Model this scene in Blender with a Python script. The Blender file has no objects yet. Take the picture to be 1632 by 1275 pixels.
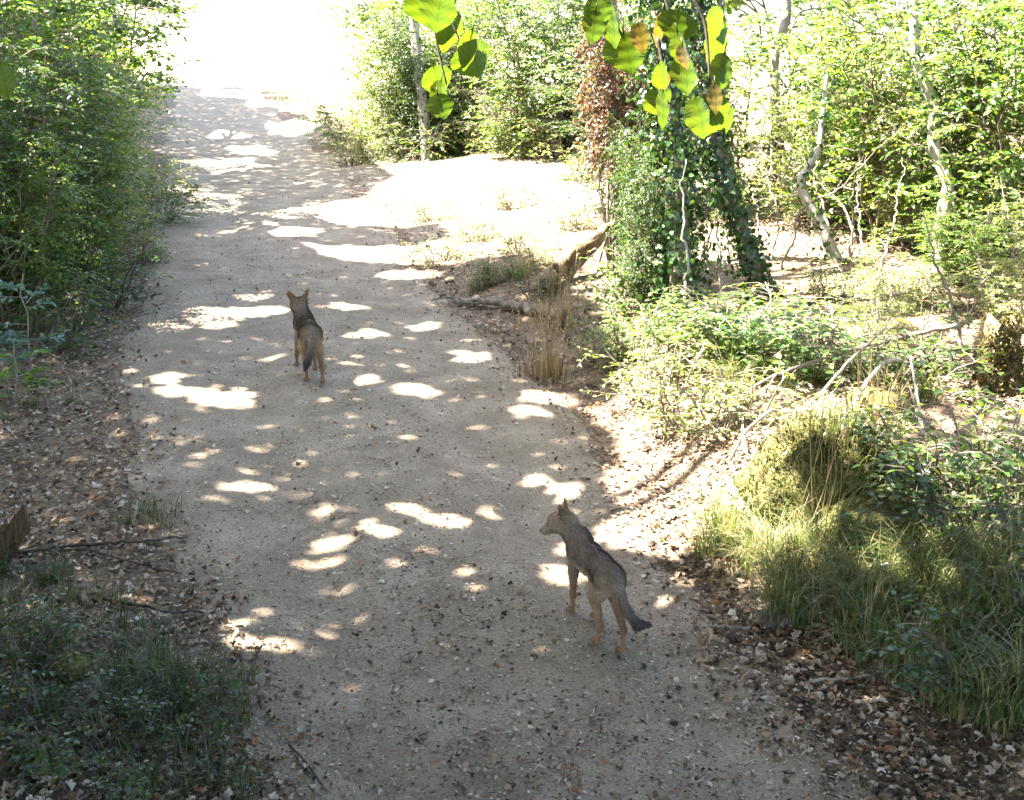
import bpy, math, random
import numpy as np
from mathutils import Vector, Matrix

random.seed(7)
R = np.random.default_rng(11)
SC = bpy.context.scene
COL = SC.collection
rad = math.radians

# ------------------------------------------------------------------ camera
F = 1833.0            # focal length in photo pixels (photo 1632 x 1275)
CAMH = 2.8
PITCH = rad(18.05)
cam_d = bpy.data.cameras.new("camera")
cam = bpy.data.objects.new("camera", cam_d)
COL.objects.link(cam)
cam.location = (0, 0, CAMH)
cam.rotation_euler = (math.pi / 2 - PITCH, 0, 0)
cam_d.sensor_width = 36
cam_d.lens = 36 * F / 1632
cam_d.clip_start = 0.05
cam_d.clip_end = 3000
SC.camera = cam

# ------------------------------------------------------------------ light
SUN_EL = 57.0
SUN_AZ = -72.0        # degrees from +Y towards +X
S = np.array([math.sin(rad(SUN_AZ)) * math.cos(rad(SUN_EL)), math.cos(rad(SUN_AZ)) * math.cos(rad(SUN_EL)), math.sin(rad(SUN_EL))])
w = bpy.data.worlds.new("World")
SC.world = w
w.use_nodes = True
nt = w.node_tree
sky = nt.nodes.new("ShaderNodeTexSky")
sky.sky_type = 'NISHITA'
sky.sun_disc = False
sky.sun_elevation = rad(SUN_EL)
sky.sun_rotation = rad(SUN_AZ % 360)
sky.air_density = 1.0
sky.dust_density = 2.0
bg = nt.nodes["Background"]
bg.inputs[1].default_value = 0.085
nt.links.new(sky.outputs[0], bg.inputs[0])
sun_d = bpy.data.lights.new("sun", 'SUN')
sun_d.energy = 5.0
sun_d.angle = rad(0.53)
sun_d.color = (1.0, 0.95, 0.86)
sun = bpy.data.objects.new("sun", sun_d)
COL.objects.link(sun)
sun.rotation_euler = Vector(S).to_track_quat('Z', 'Y').to_euler()
sun.location = (0, 0, 30)

SC.view_settings.view_transform = 'Standard'
SC.view_settings.look = 'None'
SC.view_settings.gamma = 1
SC.view_settings.exposure = 3.72
SC.render.engine = 'CYCLES'
SC.cycles.max_bounces = 7
SC.cycles.diffuse_bounces = 4
SC.cycles.glossy_bounces = 2
SC.cycles.transmission_bounces = 4
SC.cycles.transparent_max_bounces = 4
SC.cycles.caustics_reflective = False
SC.cycles.caustics_refractive = False
SC.cycles.sample_clamp_indirect = 6
SC.cycles.use_denoising = True
SC.cycles.denoising_input_passes = 'RGB_ALBEDO_NORMAL'
SC.cycles.denoising_prefilter = 'NONE'
SC.cycles.use_adaptive_sampling = False

# ------------------------------------------------------------------ maths helpers
FW = np.array([0, math.cos(PITCH), -math.sin(PITCH)])
UP = np.array([0, math.sin(PITCH), math.cos(PITCH)])
RT = np.array([1.0, 0, 0])


def proj(P):
    P = np.asarray(P, float) - np.array([0, 0, CAMH])
    d = P @ FW
    ds = np.where(np.abs(d) < 1e-6, 1e-6, d)
    return 816 + F * (P @ RT) / ds, 637.5 - F * (P @ UP) / ds, d


def at(px, py, depth):
    return np.array([0, 0, CAMH]) + depth * (FW + (px - 816) / F * RT + (637.5 - py) / F * UP)


def hash2(ix, iy, seed):
    n = (ix.astype(np.int64) * 374761393 + iy.astype(np.int64) * 668265263 + seed * 974634777) & 0x7fffffff
    n = ((n ^ (n >> 13)) * 1274126177) & 0x7fffffff
    n = n ^ (n >> 16)
    return (n & 0xffff) / 65535.0


def vn(x, y, seed=0):
    x = np.asarray(x, float); y = np.asarray(y, float)
    ix = np.floor(x); iy = np.floor(y)
    fx = x - ix; fy = y - iy
    fx = fx * fx * (3 - 2 * fx); fy = fy * fy * (3 - 2 * fy)
    a = hash2(ix, iy, seed); b = hash2(ix + 1, iy, seed)
    c = hash2(ix, iy + 1, seed); d = hash2(ix + 1, iy + 1, seed)
    return (a * (1 - fx) + b * fx) * (1 - fy) + (c * (1 - fx) + d * fx) * fy - 0.5


def sst(a, b, x):
    t = np.clip((x - a) / (b - a), 0, 1)
    return t * t * (3 - 2 * t)


def xc(y):
    return -0.27 * (np.asarray(y, float) - 4.2)


def edges(y):
    y = np.asarray(y, float)
    l = -(1.25 + 0.6 * sst(4, 9, y)) + 0.35 * vn(y * 0.6, y * 0 + 3, 5) + 0.18 * vn(y * 2.1, y * 0 + 9, 6)
    r = 1.42 + 0.35 * sst(14, 24, y) + 0.35 * vn(y * 0.5, y * 0 + 13, 7) + 0.2 * vn(y * 1.9, y * 0 + 21, 8) + 0.5 * (1 - sst(2.8, 4.6, y))
    return l, r


def H(x, y):
    x = np.asarray(x, float); y = np.asarray(y, float)
    u = x - xc(y)
    far = 1 - 0.7 * sst(28, 45, y)
    z = 0.035 * vn(x * 1.3, y * 1.3, 1) + 0.02 * vn(x * 4, y * 4, 2)
    off = np.where(u > 0, sst(1.3, 2.2, u), sst(1.6, 2.6, -u))
    z = z * (0.45 + off)
    z = z + 0.22 * vn(x * 0.45, y * 0.45, 3) * off * far
    # right bank, lower in the clearing
    bank = 0.22 * sst(1.6, 2.6, u) + 0.05 * np.clip(u - 2.6, 0, 8)
    clear = sst(12.5, 15, y) * (1 - sst(26, 30, y))
    z = z + bank * (1 - 0.8 * clear) * far + clear * (.10 * np.clip(u - 2.6, 0, 5) + .10 * vn(x * 1.1, y * 1.1, 4) * sst(1.6, 2.6, u))
    # left bank
    z = z + (0.10 * sst(2.2, 3.6, -u) + 0.05 * np.clip(-u - 3.2, 0, 8)) * far
    z = z + 0.28 * sst(1.0, 2.2, -u) * (1 - sst(4.2, 5.6, y))
    # wheel tracks
    z = z - 0.034 * np.exp(-((np.abs(u + .1 * np.sin(y * .9)) - 0.75) / 0.26) ** 2)
    return z


def gp(px, py):
    """ground point seen at a photo pixel"""
    d = FW + (px - 816) / F * RT + (637.5 - py) / F * UP
    z = 0.0
    for _ in range(6):
        t = (z - CAMH) / d[2]
        P = np.array([0, 0, CAMH]) + t * d
        z = float(H(P[0], P[1]))
    return np.array([P[0], P[1], z])


def unit(v):
    v = np.asarray(v, float)
    return v / np.maximum(np.linalg.norm(v, axis=-1, keepdims=True), 1e-9)


# ------------------------------------------------------------------ mesh helpers
class MB:
    def __init__(self):
        self.v = []; self.n = 0; self.f = []

    def add(self, V, *faces):
        V = np.asarray(V, float).reshape(-1, 3)
        for f in faces:
            self.f.append(np.asarray(f, np.int64) + self.n)
        self.v.append(V); self.n += len(V)

    def tube(self, pts, rr, seg=7, cap=True, rough=0.0, flat=1.0):
        pts = np.asarray(pts, float); n = len(pts)
        rr = np.broadcast_to(np.asarray(rr, float), (n,))
        T = unit(np.gradient(pts, axis=0))
        ref = np.array([0.31, 0.2, 0.93]) if abs(T[0][2]) < 0.8 else np.array([1.0, 0.1, 0.05])
        A = unit(np.cross(T, ref)); B = np.cross(T, A)
        a = np.arange(seg) * 2 * math.pi / seg
        rad_ = rr[:, None] * (1 + rough * (R.random((n, seg)) - 0.5))
        V = pts[:, None] + rad_[..., None] * (np.cos(a)[None, :, None] * A[:, None] + flat * np.sin(a)[None, :, None] * B[:, None])
        i = np.arange(n - 1)[:, None] * seg; j = np.arange(seg)[None]; k = (j + 1) % seg
        q = np.stack([i + j, i + k, i + seg + k, i + seg + j], -1).reshape(-1, 4)
        V = V.reshape(-1, 3)
        if cap:
            V = np.vstack([V, pts[:1], pts[-1:]])
            c0 = n * seg; j = np.arange(seg); k = (j + 1) % seg
            t0 = np.stack([k, j, np.full(seg, c0)], -1)
            t1 = np.stack([(n - 1) * seg + j, (n - 1) * seg + k, np.full(seg, c0 + 1)], -1)
            self.add(V, q, t0, t1)
        else:
            self.add(V, q)

    def leaves(self, P, D, N, size, ratio=0.6, fold=0.12, droop=0.12, simple=False):
        P = np.asarray(P, float)
        if len(P) == 0:
            return
        D = unit(D); N = np.asarray(N, float)
        B = unit(np.cross(N, D)); N = np.cross(D, B)
        size = np.broadcast_to(np.asarray(size, float), (len(P),))
        ratio = np.broadcast_to(np.asarray(ratio, float), (len(P),))
        if simple:
            tl = np.array([0, .45, 1, .45]); tw = np.array([0, .5, 0, -.5]); tn = np.array([0, fold, -droop, fold])
            fc = np.array([[0, 1, 2, 3]])
        else:
            tl = np.array([0, .28, .68, 1.0, .68, .28]); tw = np.array([0, .48, .40, 0, -.40, -.48])
            tn = np.array([0, fold, fold * .7 - droop * .3, -droop, fold * .7 - droop * .3, fold])
            fc = np.array([[0, 1, 2, 3], [0, 3, 4, 5]])
        V = P[:, None] + size[:, None, None] * (D[:, None] * tl[None, :, None] + B[:, None] * (tw[None, :] * ratio[:, None])[..., None] + N[:, None] * tn[None, :, None])
        m = len(tl)
        f = (np.arange(len(P)) * m)[:, None, None] + fc[None]
        self.add(V.reshape(-1, 3), f.reshape(-1, 4))

    def lobed(self, P, D, N, size, ratio, rg):
        n = len(P)
        D = unit(D); B = unit(np.cross(N, D)); N = np.cross(D, B)
        tl = np.array([0, .16, .34, .55, .78, 1.0, .78, .55, .34, .16, .34, .70])
        tw = np.array([0, .26, .50, .32, .40, 0, -.40, -.32, -.50, -.26, 0, 0])
        L = tl[None] + rg.normal(0, .05, (n, 12)); W = tw[None] * (1 + rg.normal(0, .22, (n, 12))) * ratio[:, None]
        fold = rg.normal(.10, .22, (n, 1)); curl = rg.normal(.0, .35, (n, 1)); tw2 = rg.normal(0, .25, (n, 1))
        Z = fold * np.abs(tw)[None] * 2 + curl * (L - .5) ** 2 * 2 + tw2 * W * (L - .5) + rg.normal(0, .03, (n, 12))
        Z = Z - Z.min(1, keepdims=True) * .6
        V = P[:, None] + size[:, None, None] * (D[:, None] * (L - .5)[..., None] + B[:, None] * W[..., None] + N[:, None] * Z[..., None])
        q = np.array([[0, 1, 2, 10], [10, 2, 3, 11], [11, 3, 4, 5], [0, 10, 8, 9], [10, 11, 7, 8], [11, 5, 6, 7]])
        self.add(V.reshape(-1, 3), ((np.arange(n) * 12)[:, None, None] + q[None]).reshape(-1, 4))

    def mesh(self, name, mat, smooth=False):
        me = bpy.data.meshes.new(name)
        V = np.vstack(self.v) if self.v else np.zeros((0, 3))
        me.vertices.add(len(V)); me.vertices.foreach_set("co", V.astype(np.float32).ravel())
        loops = np.concatenate([f.ravel() for f in self.f]) if self.f else np.zeros(0, int)
        tot = np.concatenate([np.full(len(f), f.shape[1]) for f in self.f]) if self.f else np.zeros(0, int)
        me.loops.add(len(loops)); me.loops.foreach_set("vertex_index", loops.astype(np.int32))
        me.polygons.add(len(tot))
        st = np.concatenate([[0], np.cumsum(tot)[:-1]]) if len(tot) else tot
        me.polygons.foreach_set("loop_start", st.astype(np.int32))
        me.polygons.foreach_set("loop_total", tot.astype(np.int32))
        if smooth:
            me.polygons.foreach_set("use_smooth", np.ones(len(tot), bool))
        me.update(calc_edges=True)
        me.validate()
        if mat is not None:
            me.materials.append(mat)
        return me

    def build(self, name, mat, parent=None, smooth=False):
        return link(name, self.mesh(name, mat, smooth), parent)


def link(name, me, parent=None):
    o = bpy.data.objects.new(name, me)
    COL.objects.link(o)
    if parent is not None:
        o.parent = parent
    return o


def tag(o, label=None, cat=None, group=None, kind=None):
    if label: o['label'] = label
    if cat: o['category'] = cat
    if group: o['group'] = group
    if kind: o['kind'] = kind
    return o


def thing(name, label, cat, loc=(0, 0, 0), rz=0.0, group=None):
    o = bpy.data.objects.new(name, None)
    COL.objects.link(o)
    o.location = [float(c) for c in loc]; o.rotation_euler = (0, 0, rz)
    o.empty_display_size = 0.1
    return tag(o, label, cat, group)


def dup(root, loc, rz, label, group, scale=(1, 1, 1)):
    r = root.copy(); COL.objects.link(r)
    r.location = [float(c) for c in loc]; r.rotation_euler = (0, 0, rz); r.scale = scale
    r['label'] = label; r['group'] = group
    for ch in list(root.children):
        c = ch.copy(); COL.objects.link(c); c.parent = r
    return r


# ------------------------------------------------------------------ materials
def newmat(name):
    m = bpy.data.materials.new(name); m.use_nodes = True
    n = m.node_tree
    for x in list(n.nodes): n.nodes.remove(x)
    out = n.nodes.new("ShaderNodeOutputMaterial")
    return m, n, out


def ramp(n, stops, interp='LINEAR'):
    r = n.nodes.new("ShaderNodeValToRGB"); e = r.color_ramp; e.interpolation = interp
    while len(e.elements) > 1: e.elements.remove(e.elements[0])
    e.elements[0].position = stops[0][0]; e.elements[0].color = (*stops[0][1], 1)
    for p, c in stops[1:]:
        k = e.elements.new(p); k.color = (*c, 1)
    return r


def leafmat(name, stops, trans=0.4, tcol=(1.5, 1.6, 0.6), rough=0.40, spec=0.55, interp='LINEAR', vein=False):
    m, n, out = newmat(name)
    g = n.nodes.new("ShaderNodeNewGeometry")
    r = ramp(n, stops, interp)
    n.links.new(g.outputs["Random Per Island"], r.inputs[0])
    col = r.outputs[0]
    if vein:
        tc0 = n.nodes.new("ShaderNodeTexCoord"); sx = n.nodes.new("ShaderNodeSeparateXYZ"); n.links.new(tc0.outputs["Object"], sx.inputs[0])
        def mth(op, a, b=None):
            q = n.nodes.new("ShaderNodeMath"); q.operation = op
            for ii, vv in enumerate((a, b)):
                if vv is None: continue
                if isinstance(vv, (int, float)): q.inputs[ii].default_value = vv
                else: n.links.new(vv, q.inputs[ii])
            return q.outputs[0]
        ax_ = mth('ABSOLUTE', sx.outputs[0])
        ph_ = mth('MULTIPLY', mth('SUBTRACT', sx.outputs[2], mth('MULTIPLY', ax_, .75)), 700.0)
        side = ramp(n, [(0.0, (.72, .78, .55)), (.16, (1, 1, 1)), (1, (1, 1, 1))]); n.links.new(mth('ADD', mth('MULTIPLY', mth('SINE', ph_), .5), .5), side.inputs[0])
        mid = ramp(n, [(0.0, (.6, .65, .4)), (.5, (.75, .8, .55)), (.9, (1, 1, 1))]); n.links.new(mth('MULTIPLY', ax_, 700.0), mid.inputs[0])
        vx_ = n.nodes.new("ShaderNodeMix"); vx_.data_type = 'RGBA'; vx_.blend_type = 'MULTIPLY'; vx_.inputs[0].default_value = 1
        n.links.new(side.outputs[0], vx_.inputs[6]); n.links.new(mid.outputs[0], vx_.inputs[7])
        vy_ = n.nodes.new("ShaderNodeMix"); vy_.data_type = 'RGBA'; vy_.blend_type = 'MULTIPLY'; vy_.inputs[0].default_value = 1
        n.links.new(col, vy_.inputs[6]); n.links.new(vx_.outputs[2], vy_.inputs[7]); col = vy_.outputs[2]
        no = n.nodes.new("ShaderNodeTexNoise"); no.inputs["Scale"].default_value = 28; no.inputs["Detail"].default_value = 3
        tc = n.nodes.new("ShaderNodeTexCoord"); n.links.new(tc.outputs["Object"], no.inputs[0])
        rr = ramp(n, [(0.3, (0.75, 0.75, 0.7)), (0.55, (1, 1, 1)), (0.72, (1.15, 0.95, 0.7))])
        n.links.new(no.outputs[0], rr.inputs[0])
        mx = n.nodes.new("ShaderNodeMix"); mx.data_type = 'RGBA'; mx.blend_type = 'MULTIPLY'; mx.inputs[0].default_value = 1
        n.links.new(col, mx.inputs[6]); n.links.new(rr.outputs[0], mx.inputs[7]); col = mx.outputs[2]
    b = n.nodes.new("ShaderNodeBsdfPrincipled")
    b.inputs["Roughness"].default_value = rough
    b.inputs["Specular IOR Level"].default_value = spec
    n.links.new(col, b.inputs["Base Color"])
    t = n.nodes.new("ShaderNodeBsdfTranslucent")
    mu = n.nodes.new("ShaderNodeMix"); mu.data_type = 'RGBA'; mu.blend_type = 'MULTIPLY'; mu.inputs[0].default_value = 1
    n.links.new(col, mu.inputs[6]); mu.inputs[7].default_value = (*tcol, 1)
    n.links.new(mu.outputs[2], t.inputs[0])
    ms = n.nodes.new("ShaderNodeMixShader"); ms.inputs[0].default_value = trans
    n.links.new(b.outputs[0], ms.inputs[1]); n.links.new(t.outputs[0], ms.inputs[2])
    n.links.new(ms.outputs[0], out.inputs[0])
    return m


def noisemat(name, stops, scale=6, detail=8, bump=0.3, bscale=30, rough=0.9, stretch=(1, 1, 1), bdist=0.02, second=None):
    m, n, out = newmat(name)
    tc = n.nodes.new("ShaderNodeTexCoord"); mp = n.nodes.new("ShaderNodeMapping"); mp.inputs["Scale"].default_value = stretch
    n.links.new(tc.outputs["Object"], mp.inputs[0])
    no = n.nodes.new("ShaderNodeTexNoise"); no.inputs["Scale"].default_value = scale; no.inputs["Detail"].default_value = detail; no.inputs["Roughness"].default_value = 0.65
    n.links.new(mp.outputs[0], no.inputs[0])
    r = ramp(n, stops); n.links.new(no.outputs[0], r.inputs[0])
    col = r.outputs[0]
    if second:
        s2, st2 = second
        n2 = n.nodes.new("ShaderNodeTexNoise"); n2.inputs["Scale"].default_value = s2; n2.inputs["Detail"].default_value = 4
        n.links.new(tc.outputs["Object"], n2.inputs[0])
        r2 = ramp(n, st2); n.links.new(n2.outputs[0], r2.inputs[0])
        mx = n.nodes.new("ShaderNodeMix"); mx.data_type = 'RGBA'; mx.blend_type = 'MULTIPLY'; mx.inputs[0].default_value = 1
        n.links.new(col, mx.inputs[6]); n.links.new(r2.outputs[0], mx.inputs[7]); col = mx.outputs[2]
    b = n.nodes.new("ShaderNodeBsdfPrincipled"); b.inputs["Roughness"].default_value = rough; b.inputs["Specular IOR Level"].default_value = 0.2
    n.links.new(col, b.inputs["Base Color"])
    bn = n.nodes.new("ShaderNodeTexNoise"); bn.inputs["Scale"].default_value = bscale; bn.inputs["Detail"].default_value = 6
    n.links.new(mp.outputs[0], bn.inputs[0])
    bu = n.nodes.new("ShaderNodeBump"); bu.inputs["Strength"].default_value = bump; bu.inputs["Distance"].default_value = bdist
    n.links.new(bn.outputs[0], bu.inputs["Height"]); n.links.new(bu.outputs[0], b.inputs["Normal"])
    n.links.new(b.outputs[0], out.inputs[0])
    return m


M = {}
M['dirt'] = noisemat('packed_dirt', [(0.30, (0.165, 0.124, 0.083)), (0.5, (0.24, 0.186, 0.131)), (0.70, (0.32, 0.256, 0.187))], scale=2.2, detail=14, bump=0.55, bscale=50, bdist=0.014,
                     second=(75, [(0.34, (0.55, 0.5, 0.46)), (0.46, (1, 1, 1)), (0.58, (1, 1, 1)), (0.68, (1.35, 1.33, 1.3))]))
M['soil'] = noisemat('forest_soil', [(0.3, (0.075, 0.052, 0.036)), (0.5, (0.155, 0.112, 0.077)), (0.72, (0.25, 0.19, 0.13))], scale=7, detail=12, bump=0.9, bscale=30, bdist=0.03,
                     second=(60, [(0.35, (0.5, 0.45, 0.4)), (0.5, (1, 1, 1)), (0.68, (1.5, 1.4, 1.3))]))
M['field'] = noisemat('dry_grassland', [(0.3, (0.30, 0.29, 0.15)), (0.7, (0.46, 0.42, 0.26))], scale=1.2, bump=0.4, bscale=12)
M['bark'] = noisemat('grey_bark', [(0.3, (0.09, 0.07, 0.05)), (0.55, (0.2, 0.165, 0.125)), (0.75, (0.32, 0.28, 0.22))], scale=9, stretch=(1, 1, 0.25), bump=0.8, bscale=22)
M['palebark'] = noisemat('pale_bark', [(0.3, (0.22, 0.19, 0.15)), (0.6, (0.42, 0.38, 0.31)), (0.8, (0.52, 0.48, 0.40))], scale=8, stretch=(1, 1, 0.3), bump=0.6, bscale=20)
M['twig'] = noisemat('dry_twig', [(0.3, (0.13, 0.10, 0.075)), (0.7, (0.33, 0.28, 0.22))], scale=14, bump=0.4, bscale=60, bdist=0.005)
M['darktwig'] = noisemat('dark_twig', [(0.3, (0.05, 0.038, 0.028)), (0.7, (0.12, 0.095, 0.075))], scale=14, bump=0.4, bscale=60, bdist=0.005)
M['moss'] = noisemat('moss', [(0.3, (0.05, 0.042, 0.02)), (0.5, (0.12, 0.115, 0.035)), (0.7, (0.2, 0.18, 0.075))], scale=9, detail=10, bump=1.0, bscale=45, bdist=0.03)
M['wood'] = noisemat('weathered_wood', [(0.3, (0.10, 0.065, 0.035)), (0.6, (0.24, 0.17, 0.10)), (0.8, (0.36, 0.28, 0.18))], scale=10, stretch=(3, 3, 0.3), bump=0.8, bscale=30)
M['darkwood'] = noisemat('dark_rotting_wood', [(0.3, (0.045, 0.028, 0.014)), (0.55, (0.13, 0.08, 0.04)), (0.8, (0.24, 0.165, 0.09))], scale=14, stretch=(4, 4, 0.4), bump=1.0, bscale=40)
M['stone'] = noisemat('brown_stone', [(0.3, (0.05, 0.042, 0.03)), (0.7, (0.14, 0.115, 0.085))], scale=6, bump=0.7, bscale=25)
GREEN = [(0.0, (0.03, 0.068, 0.013)), (0.35, (0.066, 0.132, 0.025)), (0.7, (0.11, 0.19, 0.036)), (0.93, (0.18, 0.23, 0.05)), (1.0, (0.24, 0.19, 0.05))]
M['leaf'] = leafmat('green_leaf', GREEN, 0.5, (1.9, 1.8, 0.6))
M['leafdark'] = leafmat('dark_leaf', [(0.0, (0.022, 0.055, 0.012)), (0.5, (0.048, 0.10, 0.022)), (0.9, (0.09, 0.15, 0.03)), (1.0, (0.17, 0.14, 0.04))], 0.42, (1.9, 1.8, 0.6))
M['leafyellow'] = leafmat('yellow_green_leaf', [(0.0, (0.07, 0.115, 0.02)), (0.5, (0.14, 0.19, 0.04)), (0.85, (0.24, 0.26, 0.09)), (1.0, (0.42, 0.34, 0.16))], 0.5, (1.7, 1.6, .7))
M['leafblue'] = leafmat('blue_green_leaf', [(0.0, (0.04, 0.10, 0.06)), (0.6, (0.08, 0.16, 0.11)), (1.0, (0.14, 0.22, 0.16))], 0.25, (1.2, 1.4, 0.9))
M['ivy'] = leafmat('ivy_leaf', [(0.0, (0.014, 0.036, 0.010)), (0.5, (0.032, 0.072, 0.018)), (0.9, (0.07, 0.12, 0.03)), (1.0, (0.12, 0.10, 0.04))], 0.25, rough=0.35, spec=0.5)
M['deadleaf'] = leafmat('dead_leaf', [(0.0, (0.06, 0.034, 0.017)), (0.4, (0.13, 0.07, 0.03)), (0.8, (0.20, 0.115, 0.05)), (1.0, (0.28, 0.19, 0.10))], 0.35, (1.5, 1.1, 0.7))
M['canopy'] = leafmat('canopy_leaf', GREEN, 0.22, (1.5, 1.6, 0.6))
M['litter'] = leafmat('leaf_litter', [(0.0, (0.045, 0.03, 0.022)), (0.18, (0.11, 0.07, 0.042)), (0.34, (0.22, 0.14, 0.08)), (0.50, (0.34, 0.235, 0.15)), (0.66, (0.43, 0.33, 0.24)), (0.82, (0.53, 0.45, 0.36)), (0.95, (0.30, 0.14, 0.06)), (0.988, (0.10, 0.13, 0.03))], 0.15, (1.2, 1.0, 0.8), 0.7, 0.2, 'CONSTANT')
M['grit'] = leafmat('grit', [(0.0, (0.07, 0.052, 0.038)), (0.22, (0.16, 0.125, 0.09)), (0.5, (0.28, 0.235, 0.18)), (0.78, (0.44, 0.39, 0.32)), (0.95, (0.6, 0.56, 0.5))], 0.0, (1, 1, 1), 0.8, 0.2, 'CONSTANT')
M['grass'] = leafmat('grass_blade', [(0.0, (0.05, 0.085, 0.022)), (0.36, (0.095, 0.14, 0.036)), (0.54, (0.13, 0.165, 0.045)), (0.7, (0.24, 0.21, 0.095)), (0.95, (0.34, 0.28, 0.15)), (1.0, (0.42, 0.35, 0.22))], 0.35, (1.3, 1.35, 0.7))
M['shadetonedgrass'] = leafmat('shade_toned_grass_blade', [(0.0, (0.022, 0.042, 0.012)), (0.6, (0.045, 0.075, 0.02)), (0.85, (0.08, 0.09, 0.035)), (1.0, (0.2, 0.16, 0.09))], 0.3)  # grass colour darkened to stand in for the shade on the lower left
M['drygrass'] = leafmat('dry_grass', [(0.0, (0.22, 0.15, 0.07)), (0.5, (0.36, 0.26, 0.13)), (1.0, (0.50, 0.40, 0.24))], 0.3, (1.2, 1.1, 0.8))
M['hazel'] = leafmat('hazel_leaf', [(0.0, (0.06, 0.095, 0.010)), (1.0, (0.095, 0.14, 0.014))], 0.68, (1.5, 1.6, 0.7), vein=True)
M['hazelyellow'] = leafmat('yellowing_hazel_leaf', [(0.0, (0.15, 0.14, 0.03)), (1.0, (0.22, 0.15, 0.05))], 0.45, (1.3, 1.2, 0.5), vein=True)
M['black'] = noisemat('wet_black', [(0.3, (0.008, 0.007, 0.007)), (0.7, (0.02, 0.018, 0.016))], rough=0.35, bump=0.0)


def coatmat(name):
    m, n, out = newmat(name)
    a = n.nodes.new("ShaderNodeAttribute"); a.attribute_name = "coat"
    tc = n.nodes.new("ShaderNodeTexCoord")
    no = n.nodes.new("ShaderNodeTexNoise"); no.inputs["Scale"].default_value = 60; no.inputs["Detail"].default_value = 5
    n.links.new(tc.outputs["Object"], no.inputs[0])
    r = ramp(n, [(0.3, (0.8, 0.8, 0.8)), (0.5, (1, 1, 1)), (0.7, (1.15, 1.14, 1.12))]); n.links.new(no.outputs[0], r.inputs[0])
    mx = n.nodes.new("ShaderNodeMix"); mx.data_type = 'RGBA'; mx.blend_type = 'MULTIPLY'; mx.inputs[0].default_value = 1
    n.links.new(a.outputs["Color"], mx.inputs[6]); n.links.new(r.outputs[0], mx.inputs[7])
    b = n.nodes.new("ShaderNodeBsdfPrincipled"); b.inputs["Roughness"].default_value = 0.85; b.inputs["Specular IOR Level"].default_value = 0.15
    n.links.new(mx.outputs[2], b.inputs["Base Color"]); n.links.new(b.outputs[0], out.inputs[0])
    return m


M['coat'] = coatmat('wolf_coat')

# ------------------------------------------------------------------ the setting: ground, track, field
def grid_mesh(X, Y, Z):
    r, c = X.shape
    i = np.arange(r - 1)[:, None] * c; j = np.arange(c - 1)[None]
    q = np.stack([i + j, i + j + 1, i + c + j + 1, i + c + j], -1).reshape(-1, 4)
    b = MB(); b.add(np.stack([X, Y, Z], -1).reshape(-1, 3), q)
    return b


ys = [-6.0]
while ys[-1] < 58:
    y_ = ys[-1]
    ys.append(y_ + (0.3 if y_ < 2.3 else 0.055 + max(0, y_ - 5) * 0.012))
ys[-1] = 58.0
ys = np.array(ys)
s = np.linspace(-1, 1, 300)
Yg = np.repeat(ys[:, None], len(s), 1)
Xg = s[None] * (7 + 0.75 * np.maximum(ys, 0))[:, None] + xc(ys)[:, None] * 0.5
Zg = H(Xg, Yg)
ul, ur = edges(ys)
Ug = Xg - xc(Yg)
inside = sst(0.0, 0.22, Ug - ul[:, None]) * sst(0.0, 0.22, ur[:, None] - Ug)
Zg = Zg - 0.035 * inside + 0.02 * vn(Xg * 9, Yg * 9, 31) * (1 - inside)
tag(grid_mesh(Xg, Yg, Zg).build('ground', M['soil'], smooth=True), 'brown forest floor either side of the track', 'ground', kind='structure')

yp = ys[(ys > 0.5)]
v = np.linspace(0, 1, 90)
pl, pr = edges(yp)
Yp = np.repeat(yp[:, None], len(v), 1)
Up = pl[:, None] - 0.1 + (pr - pl + 0.2)[:, None] * v[None]
Xp = xc(Yp) + Up
edge = np.minimum(Up - (pl[:, None] - 0.1), (pr[:, None] + 0.1) - Up)
Zp = H(Xp, Yp) + 0.006 - 0.045 * (1 - sst(0.0, 0.2, edge)) + 0.006 * vn(Xp * 7, Yp * 7, 41)
tag(grid_mesh(Xp, Yp, Zp).build('dirt_track', M['dirt'], smooth=True), 'pale packed dirt track running uphill to the left', 'track', kind='structure')

yk = np.arange(14.2, 30.5, .16)
Yk = np.repeat(yk[:, None], 90, 1)
wk = 1.2 + 5.6 * sst(14, 18.5, yk) * (1 - .55 * sst(22, 30, yk))
vk = np.linspace(0, 1, 90)
Uk = 1.55 + wk[:, None] * vk[None]
Xk = xc(Yk) + Uk
ek = np.minimum(np.minimum(Uk - 1.55, 1.55 + wk[:, None] - Uk), np.minimum(Yk - 14.2, 30.4 - Yk)) + .8 * vn(Xk * 1.1, Yk * 1.1, 19) + .3 * vn(Xk * 4, Yk * 4, 20) - .15
Zk = H(Xk, Yk) + .018 - .10 * (1 - sst(0, .35, ek))
tag(grid_mesh(Xk, Yk, Zk).build('clearing', M['dirt'], smooth=True), 'pale bare earth of the sunlit clearing right of the track', 'clearing', kind='structure')

yf = np.array([58, 60, 63, 67, 72, 78, 85, 110, 160, 260, 500, 1200.])
Yf = np.repeat(yf[:, None], 80, 1)
Xf = np.linspace(-1, 1, 80)[None] * (7 + 0.75 * yf)[:, None] * np.where(yf > 75, 2.0, 1.0)[:, None] + xc(yf)[:, None] * 0.5 * np.where(yf > 75, 0.6, 1.0)[:, None]
Zf = H(Xf, Yf) * np.exp(-np.maximum(Yf - 58, 0) / 40)
tag(grid_mesh(Xf, Yf, Zf).build('field', M['field'], smooth=True), 'bright sunlit field beyond the end of the track', 'field', kind='structure')

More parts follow.
